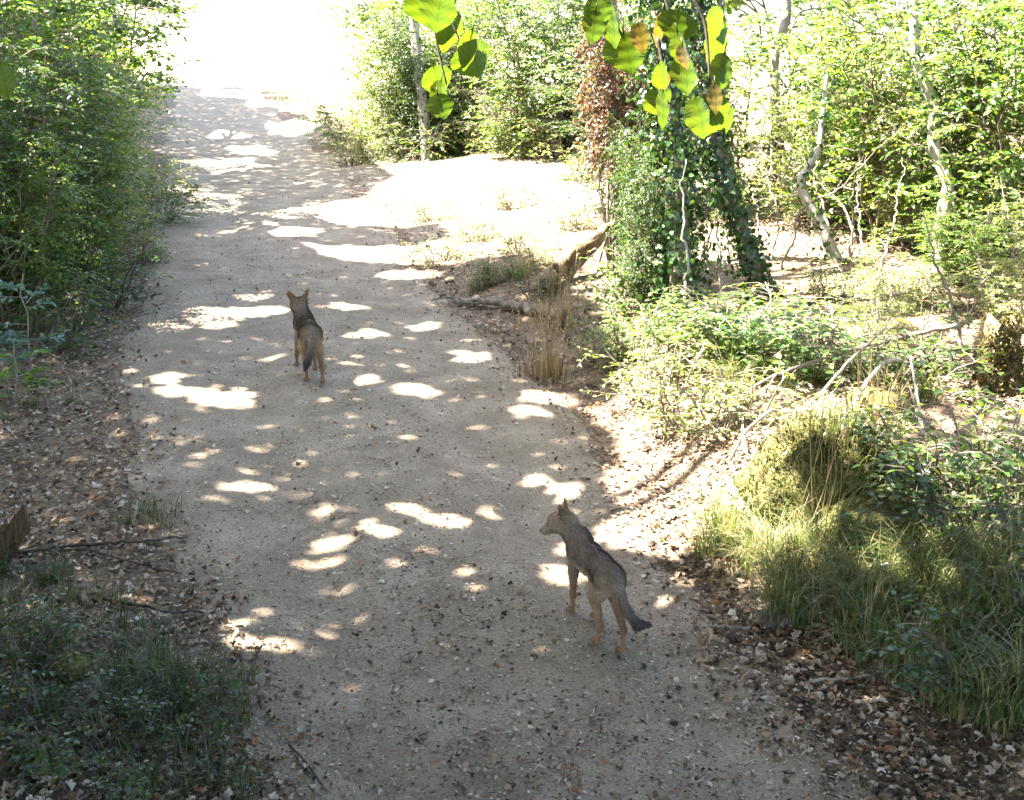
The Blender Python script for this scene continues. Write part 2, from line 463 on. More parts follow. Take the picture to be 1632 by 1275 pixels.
# ------------------------------------------------------------------ where sunlight reaches the ground (gaps between leaves overhead)
SPOTS = [(265, 522, 38, 9), (345, 508, 45, 8), (325, 495, 30, 5), (410, 492, 42, 7), (400, 470, 25, 4), (555, 490, 26, 5), (270, 604, 36, 8), (285, 625, 45, 8), (362, 628, 42, 10), (345, 641, 30, 5),
         (592, 607, 20, 7), (660, 620, 40, 11), (680, 517, 20, 5), (585, 534, 26, 5), (870, 633, 45, 12), (975, 655, 45, 14), (835, 656, 26, 10), (745, 567, 28, 6), (650, 437, 60, 7),
         (405, 775, 24, 8), (345, 775, 26, 5), (520, 868, 28, 6), (580, 830, 24, 5), (705, 830, 52, 11), (640, 815, 32, 6), (772, 818, 20, 6), (680, 885, 26, 6), (510, 892, 44, 9), (535, 854, 24, 5), (618, 850, 34, 6), (520, 808, 20, 5),
         (750, 915, 32, 10), (897, 783, 36, 16), (862, 760, 28, 8), (1050, 842, 120, 44), (905, 870, 34, 14), (895, 915, 36, 15), (415, 1026, 62, 15), (380, 1000, 34, 10), (610, 1080, 38, 8), (563, 1048, 26, 6),
         (790, 1165, 36, 8), (862, 1178, 26, 8), (890, 1197, 32, 10), (772, 1228, 24, 10), (690, 1222, 22, 7), (1070, 1252, 28, 15), (1115, 1118, 32, 8), (400, 1235, 28, 8), (1290, 1048, 26, 8), (535, 935, 26, 8), (560, 985, 20, 5),
         (350, 262, 62, 8), (340, 336, 55, 9), (345, 316, 42, 6), (300, 300, 34, 5), (455, 338, 50, 6), (470, 370, 40, 6), (400, 240, 40, 5), (470, 205, 50, 8), (360, 215, 30, 4),
         (1290, 905, 45, 14), (1400, 830, 40, 12), (230, 840, 30, 6), (290, 1030, 24, 6), (150, 530, 22, 10), (190, 480, 20, 8)]
CLEAR = np.array([(470, 322), (560, 318), (640, 285), (700, 230), (830, 235), (960, 255), (975, 380), (850, 445), (700, 428), (520, 410), (470, 385), (600, 392), (720, 378), (700, 360), (560, 362), (500, 345)], float)


def inpoly(px, py, P):
    r = np.zeros(np.shape(px), bool)
    j = len(P) - 1
    for i in range(len(P)):
        xi, yi = P[i]; xj, yj = P[j]
        c = ((yi > py) != (yj > py)) & (px < (xj - xi) * (py - yi) / (yj - yi + 1e-9) + xi)
        r ^= c
        j = i
    return r


LIT = [(np.array([(980, 190), (1100, 200), (1700, 150), (1900, 560), (1540, 590), (1440, 560), (1330, 500), (1090, 480), (1050, 380)], float), 0.10),
       (np.array([(985, 690), (1030, 560), (1130, 560), (1170, 650), (1130, 800), (960, 800)], float), 0.0),
       (np.array([(1170, 610), (1360, 610), (1440, 640), (1800, 600), (1800, 760), (1500, 760), (1380, 740), (1180, 740)], float), 0.22),
       (np.array([(1080, 430), (1260, 430), (1260, 490), (1080, 490)], float), 0.0),
       (CLEAR, 0.0)]


def keep_prob(px, py, d):
    k = np.ones(len(px))
    for P, p in LIT:
        k = np.where(inpoly(px, py, P), p, k)
    edge_ = 132 + (px - 265) * .26 + 26 * vn(px * .035, py * .12, 91)
    k = np.where((py < edge_) & (px < 575), 0.0, k)
    band = 126 + (px - 265) * .17
    k = np.where((np.abs(py - band) < 5 + 7 * vn(px * .05, py * 0, 92)) & (px < 490), .9, k)
    k = np.where((py < 150) & (px > 575), np.minimum(k, 0.3), k)
    for (cx, cy, rx, ry) in SPOTS:
        q = ((px - cx) / (rx * .95 + 5)) ** 2 + ((py - cy) / (ry * .95 + 3.0)) ** 2
        q = q * (1 + 1.3 * vn(px * .07 + cx, py * .17 + cy, 93))
        k = np.where(q < 1, .42 if cy > 1040 else 0.0, k)
    return np.where(d < 0.3, 0.6, k)


# clumps of foliage that stand in full sun: the leaves overhead leave them free
SUNLIT = []
for (x_, y_) in [(1020, 330), (1110, 318), (1195, 322), (1260, 345), (1370, 352), (1440, 345), (1545, 360), (1635, 380), (1340, 420), (1500, 430), (1590, 470), (1440, 500)]:
    g_ = gp(x_, y_)
    SUNLIT += [(g_[0], g_[1] - .6, z_, 1.5, .9) for z_ in (.8, 2.0, 3.2)]
for (x_, y_) in [(548, 236), (600, 236), (660, 240), (820, 240), (900, 246)]:
    g_ = gp(x_, y_)
    SUNLIT += [(g_[0], g_[1] - .8, z_, 1.8, .9) for z_ in (.8, 2.2, 3.4)]
for (x_, y_, r_) in [(1590, 600, .8), (1180, 690, .8), (1060, 640, .7), (1640, 480, 1.2), (1270, 690, .5), (1400, 500, 1.2), (1280, 450, 1.0), (1240, 720, .5), (1270, 730, .55), (1310, 690, .5), (1130, 740, .7), (1100, 800, .6)]:
    g_ = gp(x_, y_)
    SUNLIT += [(g_[0], g_[1], .4, r_, .9)]
for (x_, y_) in [(1230, 900), (1180, 870), (1500, 960)]:
    g_ = gp(x_, y_)
    SUNLIT += [(g_[0], g_[1], .3, .36, .6)]
SUNLIT += [(5.2, 11.2, 2.4, 1.7, .85), (4.4, 13.0, 2.5, 1.7, .85), (3.0, 14.6, 2.7, 1.6, .85)]
SUNLIT += [(-6.0, 13.5, 2.5, 1.2, .85), (-6.4, 15.2, 2.6, 1.3, .9), (-6.6, 17.2, 2.2, 1.4, .9), (-7.2, 19.5, 2.0, 1.5, .9), (-6.2, 12, 2.9, 1.2, .8), (-8.0, 22.5, 2.2, 1.6, .8), (-9.8, 27, 2, 2, .9), (-7.6, 20.5, 3.2, 1.2, .8)]

# ------------------------------------------------------------------ trees that shade the track
def wobble(a, b, n, amp, sag=0.0):
    a = np.asarray(a, float); b = np.asarray(b, float)
    t = np.linspace(0, 1, n)[:, None]
    P = a + (b - a) * t
    L = np.linalg.norm(b - a)
    e = R.normal(0, amp * L, (n, 3)); e[0] = 0; e[-1] = 0
    P = P + e
    P[:, 2] -= sag * L * 4 * t[:, 0] * (1 - t[:, 0])
    return P


TREES = []   # (trunk foot, trunk polyline, radii, label, material, ivy amount)


def trunk_from_px(pts, depth0, lean=0.0):
    """pts: photo pixels from foot upward; the foot stands on the ground"""
    g = gp(*pts[0])
    d0 = (g - np.array([0, 0, CAMH])) @ FW
    out = [g - np.array([0, 0, 0.15])]
    for i, (px, py) in enumerate(pts[1:]):
        out.append(at(px, py, d0 + lean * (i + 1)))
    return np.array(out)


def smooth_line(P, n=24, smooth=2):
    P = np.asarray(P, float)
    t = np.concatenate([[0], np.cumsum(np.linalg.norm(np.diff(P, axis=0), axis=1))]); t /= t[-1]
    q = np.linspace(0, 1, n)
    Q = np.stack([np.interp(q, t, P[:, k]) for k in range(3)], 1)
    for _ in range(smooth):
        Q[1:-1] = 0.25 * Q[:-2] + 0.5 * Q[1:-1] + 0.25 * Q[2:]
    return Q


def tree(label, pts, r0, r1, mat='bark', ivy=0, lean=0.0, group=None, ztop=5.2, ivyspread=0.12, ivysize=0.055, cat='tree', name='broadleaf_tree', crown=True):
    P = trunk_from_px(pts, 0, lean)
    top = P[-1]
    ext = np.array([top[0] + (top[0] - P[-2][0]) * 0.3, top[1], ztop])
    if top[2] < ztop - 0.4:
        P = np.vstack([P, ext])
    Q = smooth_line(P, 48, 3)
    if not crown and r0 < .05:
        Q[1:] += np.cumsum(R.normal(0, .012, (len(Q) - 1, 3)), 0)
    foot = Q[0].copy()
    L = Q - foot
    root = thing(name, label, cat, foot, 0, group)
    b = MB()
    rr = np.linspace(r0, r1, len(L)); rr[0] *= 1.35; rr[1] *= 1.15
    b.tube(L, rr, 10, rough=0.18)
    b.build('trunk', M[mat], root, smooth=True)
    if ivy:
        t = R.random(ivy) ** 0.9 * (len(L) - 1.001)
        i = t.astype(int); f = (t - i)[:, None]
        C = L[i] * (1 - f) + L[i + 1] * f
        a = R.random(ivy) * 2 * math.pi
        rad_ = np.interp(t, np.arange(len(rr)), rr) + np.abs(R.normal(0, ivyspread, ivy)) * (0.4 + 0.9 * (vn(t * 0.8, a, 77) + 0.5)) + 0.01
        o = np.stack([np.cos(a), np.sin(a), 0 * a], 1)
        Pp = C + o * rad_[:, None]
        D = np.stack([R.normal(0, .5, ivy), R.normal(0, .5, ivy), -0.6 + R.normal(0, .4, ivy)], 1)
        N = o + R.normal(0, .35, (ivy, 3)) + np.array([0, 0, .3])
        l = MB(); l.leaves(Pp, D, N, R.uniform(.6, 1.25, ivy) * ivysize, 0.9, 0.1, 0.1)
        l.build('ivy', M['ivy'], root)
    if crown:
        TREES.append((root, Q))
    return root


G_T = 'trees of the wood beside the track'
tree('ivy smothered upright tree behind the dry grass clump', [(1088, 525), (1082, 400), (1072, 250), (1060, 120), (1050, 0)], .11, .08, ivy=6000, group=G_T, ivyspread=.17)
tree('thin bare pale stem in front of the ivy smothered tree', [(1090, 540), (1095, 440), (1086, 360), (1090, 275)], .017, .005, 'palebark', name='bare_sapling', cat='sapling', ztop=0, crown=False, group='thin bare stems on the right bank')
tree('leaning tree trunk wrapped in ivy at the back of the bramble bank', [(1228, 492), (1200, 420), (1172, 340), (1140, 250), (1120, 120), (1110, 0)], .075, .06, ivy=4200, group=G_T, ivyspread=.10)
tree('pale crooked tree with a sharp elbow in its sunlit trunk', [(1345, 420), (1310, 358), (1288, 325), (1272, 290), (1292, 262), (1306, 235), (1314, 160), (1317, 120)], .075, .018, 'palebark', group=G_T, ivy=300, ivyspread=.1, ztop=0, crown=False)
tree('pale sunlit tree between the crooked trunk and the mossy stump', [(1500, 430), (1498, 350), (1518, 290), (1482, 235), (1494, 170), (1460, 110), (1455, 0)], .075, .03, 'palebark', group=G_T, ivy=500, ivyspread=.1)
tree('slim dark tree with a leaning top behind the hanging leaves', [(1240, 330), (1238, 200), (1232, 90), (1256, 30), (1250, -20)], .07, .06, group=G_T)
tree('sunlit pale trunk at the left end of the clearing bushes', [(682, 246), (676, 190), (668, 120), (660, 40)], .12, .09, 'palebark', group=G_T, ivy=700, ivyspread=.12)
tree('dead trunk hung with rusty brown leaves behind the fallen log', [(985, 425), (984, 330), (978, 200), (972, 90), (968, 0)], .12, .09, group=G_T)
tree('dark slender tree at the far left edge', [(18, 330), (22, 200), (30, 90), (36, 0)], .08, .06, group=G_T)
tree('pale slender tree in the left hedge beside the darker one', [(66, 330), (58, 200), (56, 90), (54, 0)], .05, .04, 'palebark', group=G_T)
tree('dark tree at the end of the left hedge by the field', [(178, 215), (176, 160), (172, 110), (166, 30)], .10, .08, group=G_T)
tree('dim trunk deep in the wood on the right', [(1168, 330), (1160, 240), (1150, 140), (1146, 20)], .09, .07, group=G_T)

G_S = 'thin bare stems on the right bank'
for (pts_, r_, mt_, lb_) in [
        ([(1048, 565), (1046, 520), (1040, 470)], .010, 'palebark', 'straight pale bare stem behind the green bramble'),
        ([(990, 430), (998, 330), (1008, 250), (1022, 190)], .022, 'bark', 'thin dark sapling rising beside the rusty trunk'),
        ([(1160, 470), (1158, 380), (1165, 290), (1152, 210)], .014, 'palebark', 'pale bare sapling in front of the dark hollow'),
        ([(1215, 400), (1208, 330), (1180, 250), (1165, 205)], .014, 'palebark', 'pale leaning sapling bent over the dark hollow'),
        ([(1362, 430), (1368, 360), (1362, 300), (1372, 255)], .016, 'palebark', 'thin pale sapling right of the crooked trunk'),
        ([(1395, 440), (1420, 350), (1426, 300), (1436, 235)], .018, 'palebark', 'slanting pale sapling between the two pale trunks'),
        ([(1580, 440), (1582, 380), (1578, 310), (1584, 250)], .030, 'palebark', 'bleached sapling at the right above the mossy stump'),
        ([(1612, 420), (1620, 370), (1634, 330)], .022, 'palebark', 'short bleached stem leaning out at the right edge'),
        ([(1540, 560), (1512, 470), (1470, 400), (1450, 330)], .020, 'bark', 'grey vine like stem curving up left of the mossy stump'),
        ([(1128, 470), (1120, 400), (1128, 330), (1108, 260)], .014, 'bark', 'twisted grey stem beside the leaning ivy trunk')]:
    tree(lb_, pts_, r_, r_ * .12, mt_, group=G_S, ztop=0, cat='sapling', name='bare_sapling', crown=False, lean=.03)

for i_ in range(18):
    x_ = R.uniform(1110, 1625); y_ = R.uniform(350, 440)
    tp = x_ + R.normal(0, 70); hh_ = R.uniform(130, 300)
    r_ = R.uniform(.009, .02)
    tree('thin tangled bare stem among the leaves of the right hand wood', [(x_, y_), (x_ + (tp - x_) * .25 + R.normal(0, 16), y_ - hh_ * .35), (x_ + (tp - x_) * .6 + R.normal(0, 22), y_ - hh_ * .7), (tp, y_ - hh_)],
         r_, r_ * .12, ['palebark', 'bark', 'twig'][i_ % 3], group='tangled bare stems in the right hand wood', ztop=0, cat='sapling', name='bare_sapling', crown=False, lean=R.normal(0, .3))

# crowns: leaf sprays above the picture, each belonging to the nearest trunk
CL = 7600
cx_ = R.uniform(-26, 12, CL); cy_ = R.uniform(-9, 72, CL); cz_ = R.uniform(6.0, 12.0, CL)
# extra unseen leaves added over the camera to darken the lower corners
nb_ = 2600
cx_ = np.concatenate([cx_, R.uniform(-11, 5, nb_)]); cy_ = np.concatenate([cy_, R.uniform(-8, 6.0, nb_)]); cz_ = np.concatenate([cz_, R.uniform(4.8, 7.5, nb_)])
keepc = np.abs(cx_ - (xc(cy_) - 4.5)) < 11.5
cl = np.stack([cx_, cy_, cz_], 1)[keepc]
NL = 34
P = np.repeat(cl, NL, 0) + R.normal(0, 1, (len(cl) * NL, 3)) * np.array([.42, .42, .16])
g = P - S[None] * (P[:, 2] / S[2])[:, None]
px, py, dd = proj(g)
k = keep_prob(px, py, dd)
u_ = g[:, 0] - xc(g[:, 1])
k = np.where((u_ > 2.7) & (g[:, 1] > 9.5) & (g[:, 1] < 90), np.minimum(k, .04), k)
k = np.where((u_ > 2.2) & (g[:, 1] > 5.0) & (g[:, 1] <= 9.5), np.minimum(k, .5), k)
ok = R.random(len(P)) < k
# the hanging leaves in front of the camera catch the sun
for (hx, hy) in [(710, 80), (1060, 90)]:
    c = at(hx, hy, 1.8); rel = P - c
    dist = np.linalg.norm(rel - (rel @ S)[:, None] * S, axis=1)
    ok &= ~(dist < 0.5)
for (lx, ly, lz, lr, lp) in SUNLIT:
    rel = P - np.array([lx, ly, lz])
    dist = np.linalg.norm(rel - (rel @ S)[:, None] * S, axis=1)
    ok &= ~((dist < lr) & (R.random(len(P)) < lp))
vx, vy, vd = proj(P)
ok &= ~((vd > 0) & (vy > -25) & (np.abs(vx - 816) < 900))
P = P[ok]
# close the gaps over the track and the left verge that the photograph does not show
for it in range(9):
    CE = .042
    g = P - S[None] * (P[:, 2] / S[2])[:, None]
    nx_, ny_ = int(14 / CE), int(62 / CE)
    ras = np.zeros((nx_, ny_), bool)
    ax_ = ((g[:, 0] - xc(g[:, 1]) + 7) / CE).astype(int); ay_ = ((g[:, 1] - 2) / CE).astype(int)
    for di, dj in ((0, 0), (1, 0), (-1, 0), (0, 1), (0, -1)):
            m = (ax_ + di >= 0) & (ax_ + di < nx_) & (ay_ + dj >= 0) & (ay_ + dj < ny_)
            ras[ax_[m] + di, ay_[m] + dj] = True
    hole = np.argwhere(~ras)
    gy_ = hole[:, 1] * CE + 2 + CE / 2; gx_ = hole[:, 0] * CE - 7 + CE / 2 + xc(gy_)
    px, py, dd = proj(np.stack([gx_, gy_, 0 * gx_], 1))
    uu = gx_ - xc(gy_)
    m = (keep_prob(px, py, dd) > .9) & (uu < 2.6) & (uu > -5.5) & (R.random(len(gx_)) < np.where(gy_ > 16, .04, .085))
    q0 = np.stack([gx_, gy_, 0 * gx_], 1)
    for (lx, ly, lz, lr, lp) in SUNLIT:
        if lx > .5:
            rel = q0 - np.array([lx, ly, lz])
            m &= np.linalg.norm(rel - (rel @ S)[:, None] * S, axis=1) > lr
    zz = R.uniform(6.5, 11.5, m.sum())
    add = np.stack([gx_[m], gy_[m], 0 * zz], 1) + S[None] * (zz / S[2])[:, None]
    P = np.vstack([P, add])
own = np.argmin(np.stack([np.hypot(P[:, 0] - q[-1][0], (P[:, 1] - q[-1][1])) for (_, q) in TREES]), 0)
sz = R.uniform(.17, .29, len(P))
D = np.stack([R.normal(0, 1, len(P)), R.normal(0, 1, len(P)), R.normal(-.25, .3, len(P))], 1)
N = np.array([0, 0, 1.0]) + R.normal(0, .45, (len(P), 3)) + 0.4 * S
for ti, (root, q) in enumerate(TREES):
    m = own == ti
    if m.sum() < 20:
        continue
    b = MB(); b.leaves(P[m] - .5 * sz[m, None] * unit(D[m]) - np.array(root.location), D[m], N[m], sz[m], 0.75, 0.08, 0.1, simple=True)
    b.build('crown', M['canopy'], root)
    lb = MB(); top = q[-1] - np.array(root.location)
    pk = P[m][R.choice(m.sum(), min(7, m.sum()), replace=False)] - np.array(root.location)
    for e in pk:
        e = np.array(e); e[2] = max(e[2], top[2] + 0.1)
        lb.tube(wobble(top, e, 8, .02), np.linspace(.06, .015, 8), 6)
    lb.build('limbs', M['bark'], root, smooth=True)

# ------------------------------------------------------------------ shrubs
def shrub_proto(name, h, spread, nstem, leaf, ltmat, bark, lo=0.05, nside=9, ntwig=5, ratio=.62, droop=.25, step=.05, seed=1, twiglen=(.25, .55)):
    rg = np.random.default_rng(seed)
    st = MB(); P = []; D = []; N = []
    for i in range(nstem):
        a = rg.random() * 2 * math.pi; rr = spread * rg.uniform(.25, .85)
        foot = np.array([math.cos(a), math.sin(a), 0]) * spread * .22 * rg.random()
        tip = np.array([math.cos(a) * rr, math.sin(a) * rr, h * rg.uniform(.72, 1.05)])
        pts = wobble(foot - [0, 0, .1], tip, 9, .025)
        r0 = .006 + .008 * h * rg.uniform(.4, .9)
        st.tube(pts, np.linspace(r0, .004, 9), 5, cap=False)
        for j in range(nside):
            t = lo + (1 - lo) * ((j + rg.random()) / nside)
            k_ = min(int(t * 8), 7); f = t * 8 - k_
            b0 = pts[k_] * (1 - f) + pts[k_ + 1] * f
            aa = a + rg.normal(0, 1.25)
            ln = spread * rg.uniform(.3, .75) * (1.05 - .55 * t)
            b1 = b0 + np.array([math.cos(aa), math.sin(aa), rg.uniform(-.15, .55)]) * ln
            sp = wobble(b0, b1, 5, .04, -.06)
            st.tube(sp, np.linspace(r0 * .45, .0025, 5), 4, cap=False)
            for q in range(ntwig):
                tt = rg.uniform(.15, 1.0); kk = min(int(tt * 4), 3); ff = tt * 4 - kk
                c0 = sp[kk] * (1 - ff) + sp[kk + 1] * ff
                ta = aa + rg.normal(0, .9)
                tl = rg.uniform(*twiglen) * (.5 + .5 * min(1, spread))
                d = unit(np.array([math.cos(ta), math.sin(ta), rg.normal(.1, .3)]))
                nl = max(3, int(tl / step))
                u = (np.arange(nl) + .5) / nl
                pos = c0 + d * (u * tl)[:, None]; pos[:, 2] -= droop * tl * u ** 2
                side = np.cross(d, [0, 0, 1.0]); side = side / (np.linalg.norm(side) + 1e-6)
                sg = np.where(np.arange(nl) % 2 == 0, 1, -1)[:, None]
                dirs = d[None] * .6 + side[None] * sg + rg.normal(0, .25, (nl, 3)) + np.array([0, 0, -.25])
                nn = np.array([0, 0, 1.0]) + rg.normal(0, .4, (nl, 3)) + 0.25 * np.array([math.cos(ta), math.sin(ta), 0])
                P.append(pos); D.append(dirs); N.append(nn)
                st.tube(np.stack([c0, c0 + d * tl * .5 - [0, 0, droop * tl * .25], c0 + d * tl - [0, 0, droop * tl]]), [.003, .002, .001], 3, cap=False)
    P = np.vstack(P); D = np.vstack(D); N = np.vstack(N)
    kz = P[:, 2] > 0.01
    P, D, N = P[kz], D[kz], N[kz]
    root = thing(name, 'x', 'shrub')
    l = MB(); l.leaves(P, D, N, rg.uniform(.65, 1.2, len(P)) * leaf, ratio)
    l.build('foliage', M[ltmat], root)
    st.build('stems', M[bark], root)
    root['n'] = len(P)
    return root


PROTO = {}
USED = set()


def place(kind, px, py, label, group, sc=1.0, sz=None, rz=None, dz=0.0, xyz=None):
    o = PROTO[kind]
    loc = gp(px, py) if xyz is None else np.array([xyz[0], xyz[1], float(H(xyz[0], xyz[1]))])
    loc = loc + np.array([0, 0, dz])
    rz = random.uniform(0, 6.28) if rz is None else rz
    scl = (sc, sc, sz if sz else sc)
    if kind in USED:
        return dup(o, loc, rz, label, group, scl)
    USED.add(kind)
    o.location = [float(c) for c in loc]; o.rotation_euler = (0, 0, rz); o.scale = scl
    o['label'] = label; o['group'] = group
    if 'n' in o: del o['n']
    return o


PROTO['hedge'] = shrub_proto('hedge_shrub', 3.6, 1.7, 16, .082, 'leaf', 'bark', nside=12, ntwig=6, seed=1)
PROTO['thorn'] = shrub_proto('thorn_shrub', 3.2, 1.6, 18, .06, 'leafdark', 'bark', nside=14, ntwig=8, seed=2, step=.042)
PROTO['hazelbush'] = shrub_proto('hazel_shrub', 4.0, 2.0, 11, .10, 'leaf', 'bark', lo=.2, nside=9, ntwig=6, ratio=.8, seed=3, step=.075)
PROTO['pale'] = shrub_proto('dogwood_shrub', 3.0, 1.6, 13, .07, 'leafyellow', 'palebark', nside=9, ntwig=6, seed=4)
PROTO['bramble'] = shrub_proto('bramble', .55, .75, 12, .048, 'leaf', 'twig', nside=6, ntwig=4, seed=5, ratio=.75, twiglen=(.12, .3))
PROTO['weed'] = shrub_proto('weed_plant', .42, .42, 9, .036, 'leafyellow', 'twig', nside=5, ntwig=4, seed=6, twiglen=(.1, .22), step=.035)
PROTO['darkweed'] = shrub_proto('undergrowth_plant', .40, .5, 10, .038, 'leafdark', 'darktwig', nside=5, ntwig=4, seed=8, twiglen=(.1, .24), step=.04)
PROTO['understory'] = shrub_proto('understory_tree', 4.6, 2.0, 7, .105, 'leaf', 'bark', lo=.40, nside=13, ntwig=9, ratio=.8, seed=13, step=.075)
PROTO['dead'] = shrub_proto('dead_leafed_shrub', 2.6, 0.6, 12, .07, 'deadleaf', 'bark', lo=.5, nside=12, ntwig=6, seed=9, droop=.6)

GL = 'shrubs of the left hedge'
place('thorn', 0, 0, 'dark small leaved shrub nearest the camera in the left hedge', GL, 0.85, xyz=(-5.7, 10.9))
place('hedge', 0, 0, 'green shrub at the left edge just behind the nearest dark shrub', GL, .9, xyz=(-5.7, 12.6))
place('hedge', 0, 0, 'low green shrub spilling over the orange leaves of the left verge', GL, .5, xyz=(-4.75, 12.2))
place('hedge', 0, 0, 'low green shrub in front of the nearest dark shrub', GL, .5, xyz=(-4.75, 10.6))
place('pale', 0, 0, 'yellowish shrub leaning over the orange leaves of the left verge', GL, .75, xyz=(-5.3, 13.9))
place('hedge', 0, 0, 'tall green shrub midway along the left hedge', GL, 1.0, xyz=(-6.9, 15.4))
place('pale', 0, 0, 'yellow green shrub leaning out over the left side of the track', GL, .85, xyz=(-6.3, 17.0))
place('hedge', 0, 0, 'green shrub behind the yellow green one in the left hedge', GL, 1.05, xyz=(-8.0, 18.8))
place('hedge', 0, 0, 'sunlit green shrub far along the left hedge', GL, .95, xyz=(-8.3, 21.5))
place('thorn', 0, 0, 'dark shrub near the end of the left hedge', GL, 1.05, xyz=(-9.6, 25.5))
place('hedge', 0, 0, 'rounded green shrub near the field end of the left hedge', GL, .95, xyz=(-11.2, 29.5))
place('hedge', 0, 0, 'last small green shrub of the left hedge before the field', GL, .7, xyz=(-13.4, 36))

place('thorn', 0, 0, 'dark shrub filling the hedge foot behind the nearest shrub', GL, .8, xyz=(-5.2, 12.2))
place('hedge', 0, 0, 'green shrub leaning over the track midway along the hedge', GL, .7, xyz=(-5.9, 16.0))
place('pale', 0, 0, 'yellow green low shrub on the track side of the hedge far along', GL, .65, xyz=(-7.2, 19.6))
place('hedge', 0, 0, 'green low shrub on the track side near the hedge end', GL, .65, xyz=(-8.4, 23.6))

GC = 'bushes behind the sunlit clearing'
for i, (x_, y_, kd, sc_, lb) in enumerate([
        (632, 236, 'pale', .9, 'leafy yellow green bush where the track bends from view'),
        (668, 232, 'hedge', 1.0, 'dense green bush right of the track bend'),
        (705, 236, 'thorn', .9, 'dark twiggy bush beside the sunlit pale trunk'),
        (720, 226, 'thorn', .85, 'low dark bush shading the hollow behind the clearing'),
        (800, 232, 'pale', .78, 'low yellow green bush right of the dark hollow'),
        (868, 238, 'hedge', .95, 'dense bush in the middle of the clearing edge'),
        (925, 246, 'thorn', 1.1, 'tall dark bush left of the rusty trunk'),
        (668, 205, 'hazelbush', 1.15, 'large bush towering at the back of the track bend'),
        (850, 215, 'hazelbush', .95, 'broad leaved bush at the back of the clearing')]):
    place(kd, x_, y_, lb, GC, sc_)

GR = 'bushes of the right hand wood'
for (x_, y_, kd, sc_, lb) in [
        (1020, 330, 'thorn', .85, 'dark bush between the rusty trunk and the ivy tree'),
        (1195, 322, 'hazelbush', .95, 'broad leaved bush above the dark hollow on the right'),
        (1260, 345, 'pale', .8, 'yellow green bush left of the crooked trunk'),
        (1375, 340, 'hedge', .85, 'green bush behind the crooked trunk'),
        (1440, 345, 'pale', 1.0, 'sunlit pale bush right of the crooked trunk'),
        (1635, 380, 'hazelbush', 1.0, 'big leaved bush at the right edge above the stump')]:
    place(kd, x_, y_, lb, GR, sc_, sc_ * .85)
place('understory', 0, 0, 'overhanging broad leaved tree at the top right corner', GR, .85, xyz=(5.9, 11.0))
place('understory', 0, 0, 'broad leaved tree spreading over the pale sunlit trees', GR, .85, xyz=(6.6, 14.2))
place('understory', 0, 0, 'light green tree spreading high over the crooked trunk', GR, .9, xyz=(4.6, 18.2))
place('understory', 0, 0, 'green tree reaching over the left hedge towards the white gap', GL, .9, xyz=(-6.7, 19.0))
place('understory', 0, 0, 'green tree leaning over the track near the hedge end', GL, .95, xyz=(-9.2, 24))
place('thorn', 1040, 500, 'dark dense thicket around the foot of the ivy smothered tree', GR, .3, .5)
place('thorn', 1045, 455, 'dark thicket rising behind the fallen logs', GR, .3, .55)
place('hedge', 1530, 450, 'sunlit green shrub before the pale sunlit tree', GR, .3, .22)
place('pale', 1660, 520, 'sunlit yellow green shrub behind the mossy stump', GR, .4, .4)
place('pale', 1480, 400, 'pale bush tangled round the foot of the pale sunlit tree', GR, .8, .85)
place('hedge', 1590, 420, 'bright green bush at the right edge behind the mossy stump', GR, .8, .85)
place('hazelbush', 1420, 390, 'broad leaved bright bush right of the crooked trunk', GR, .7, .8)
place('dead', 975, 424, 'rusty brown dead leafed shrub around the dead trunk', 'dead leafed shrubs', .6, 1.05)

for (x_, y_, kd, sc_, lb) in [(660, 250, 'bramble', 1.5, 'bramble on the shaded corner before the pale trunk'), (735, 238, 'thorn', .35, 'small dark bush at the mouth of the shaded hollow'), (800, 244, 'weed', 2.2, 'tall weed in front of the low yellow green bush'), (870, 250, 'weed', 2.3, 'tall weed before the middle bush of the clearing edge'),
                              (575, 225, 'weed', 2.2, 'tall weed on the leaf strewn bank at the track bend'), (560, 262, 'weed', 1.3, 'weed on the bank where the track meets the clearing'), (545, 215, 'bramble', 1.6, 'bramble along the far right edge of the track'), (590, 243, 'weed', 1.6, 'weed below the yellow green bush at the track bend'), (640, 246, 'weed', 1.7, 'weed by the foot of the sunlit pale trunk'),
                              (700, 240, 'darkweed', 2.2, 'dark weed in front of the shaded hollow'), (770, 243, 'weed', 1.8, 'weed at the clearing edge right of the hollow'),
                              (835, 247, 'bramble', 1.4, 'bramble at the back of the sunlit clearing'), (905, 255, 'weed', 2.0, 'weed beside the rusty trunk at the clearing edge'),
                              (600, 252, 'darkweed', 1.6, 'dark weed on the leaf strewn corner of the clearing'), (940, 290, 'weed', 1.8, 'sunlit weed at the right end of the clearing')]:
    place(kd, x_, y_, lb, 'weeds along the back of the clearing', sc_)
place('hedge', 0, 0, 'unseen green shrub added left of the camera to block sky light', 'unseen shrubs added beside the camera', .95, xyz=(-4.3, 2.0))  # these three stand out of view, added to cut sky light near the camera
place('thorn', 0, 0, 'unseen dark shrub added to darken the lower left corner', 'unseen shrubs added beside the camera', .85, xyz=(-4.5, 4.6))
place('thorn', 0, 0, 'unseen dark shrub added to darken the lower right corner', 'unseen shrubs added beside the camera', .9, xyz=(4.2, 3.0))
GB = 'brambles and low plants on the right bank'
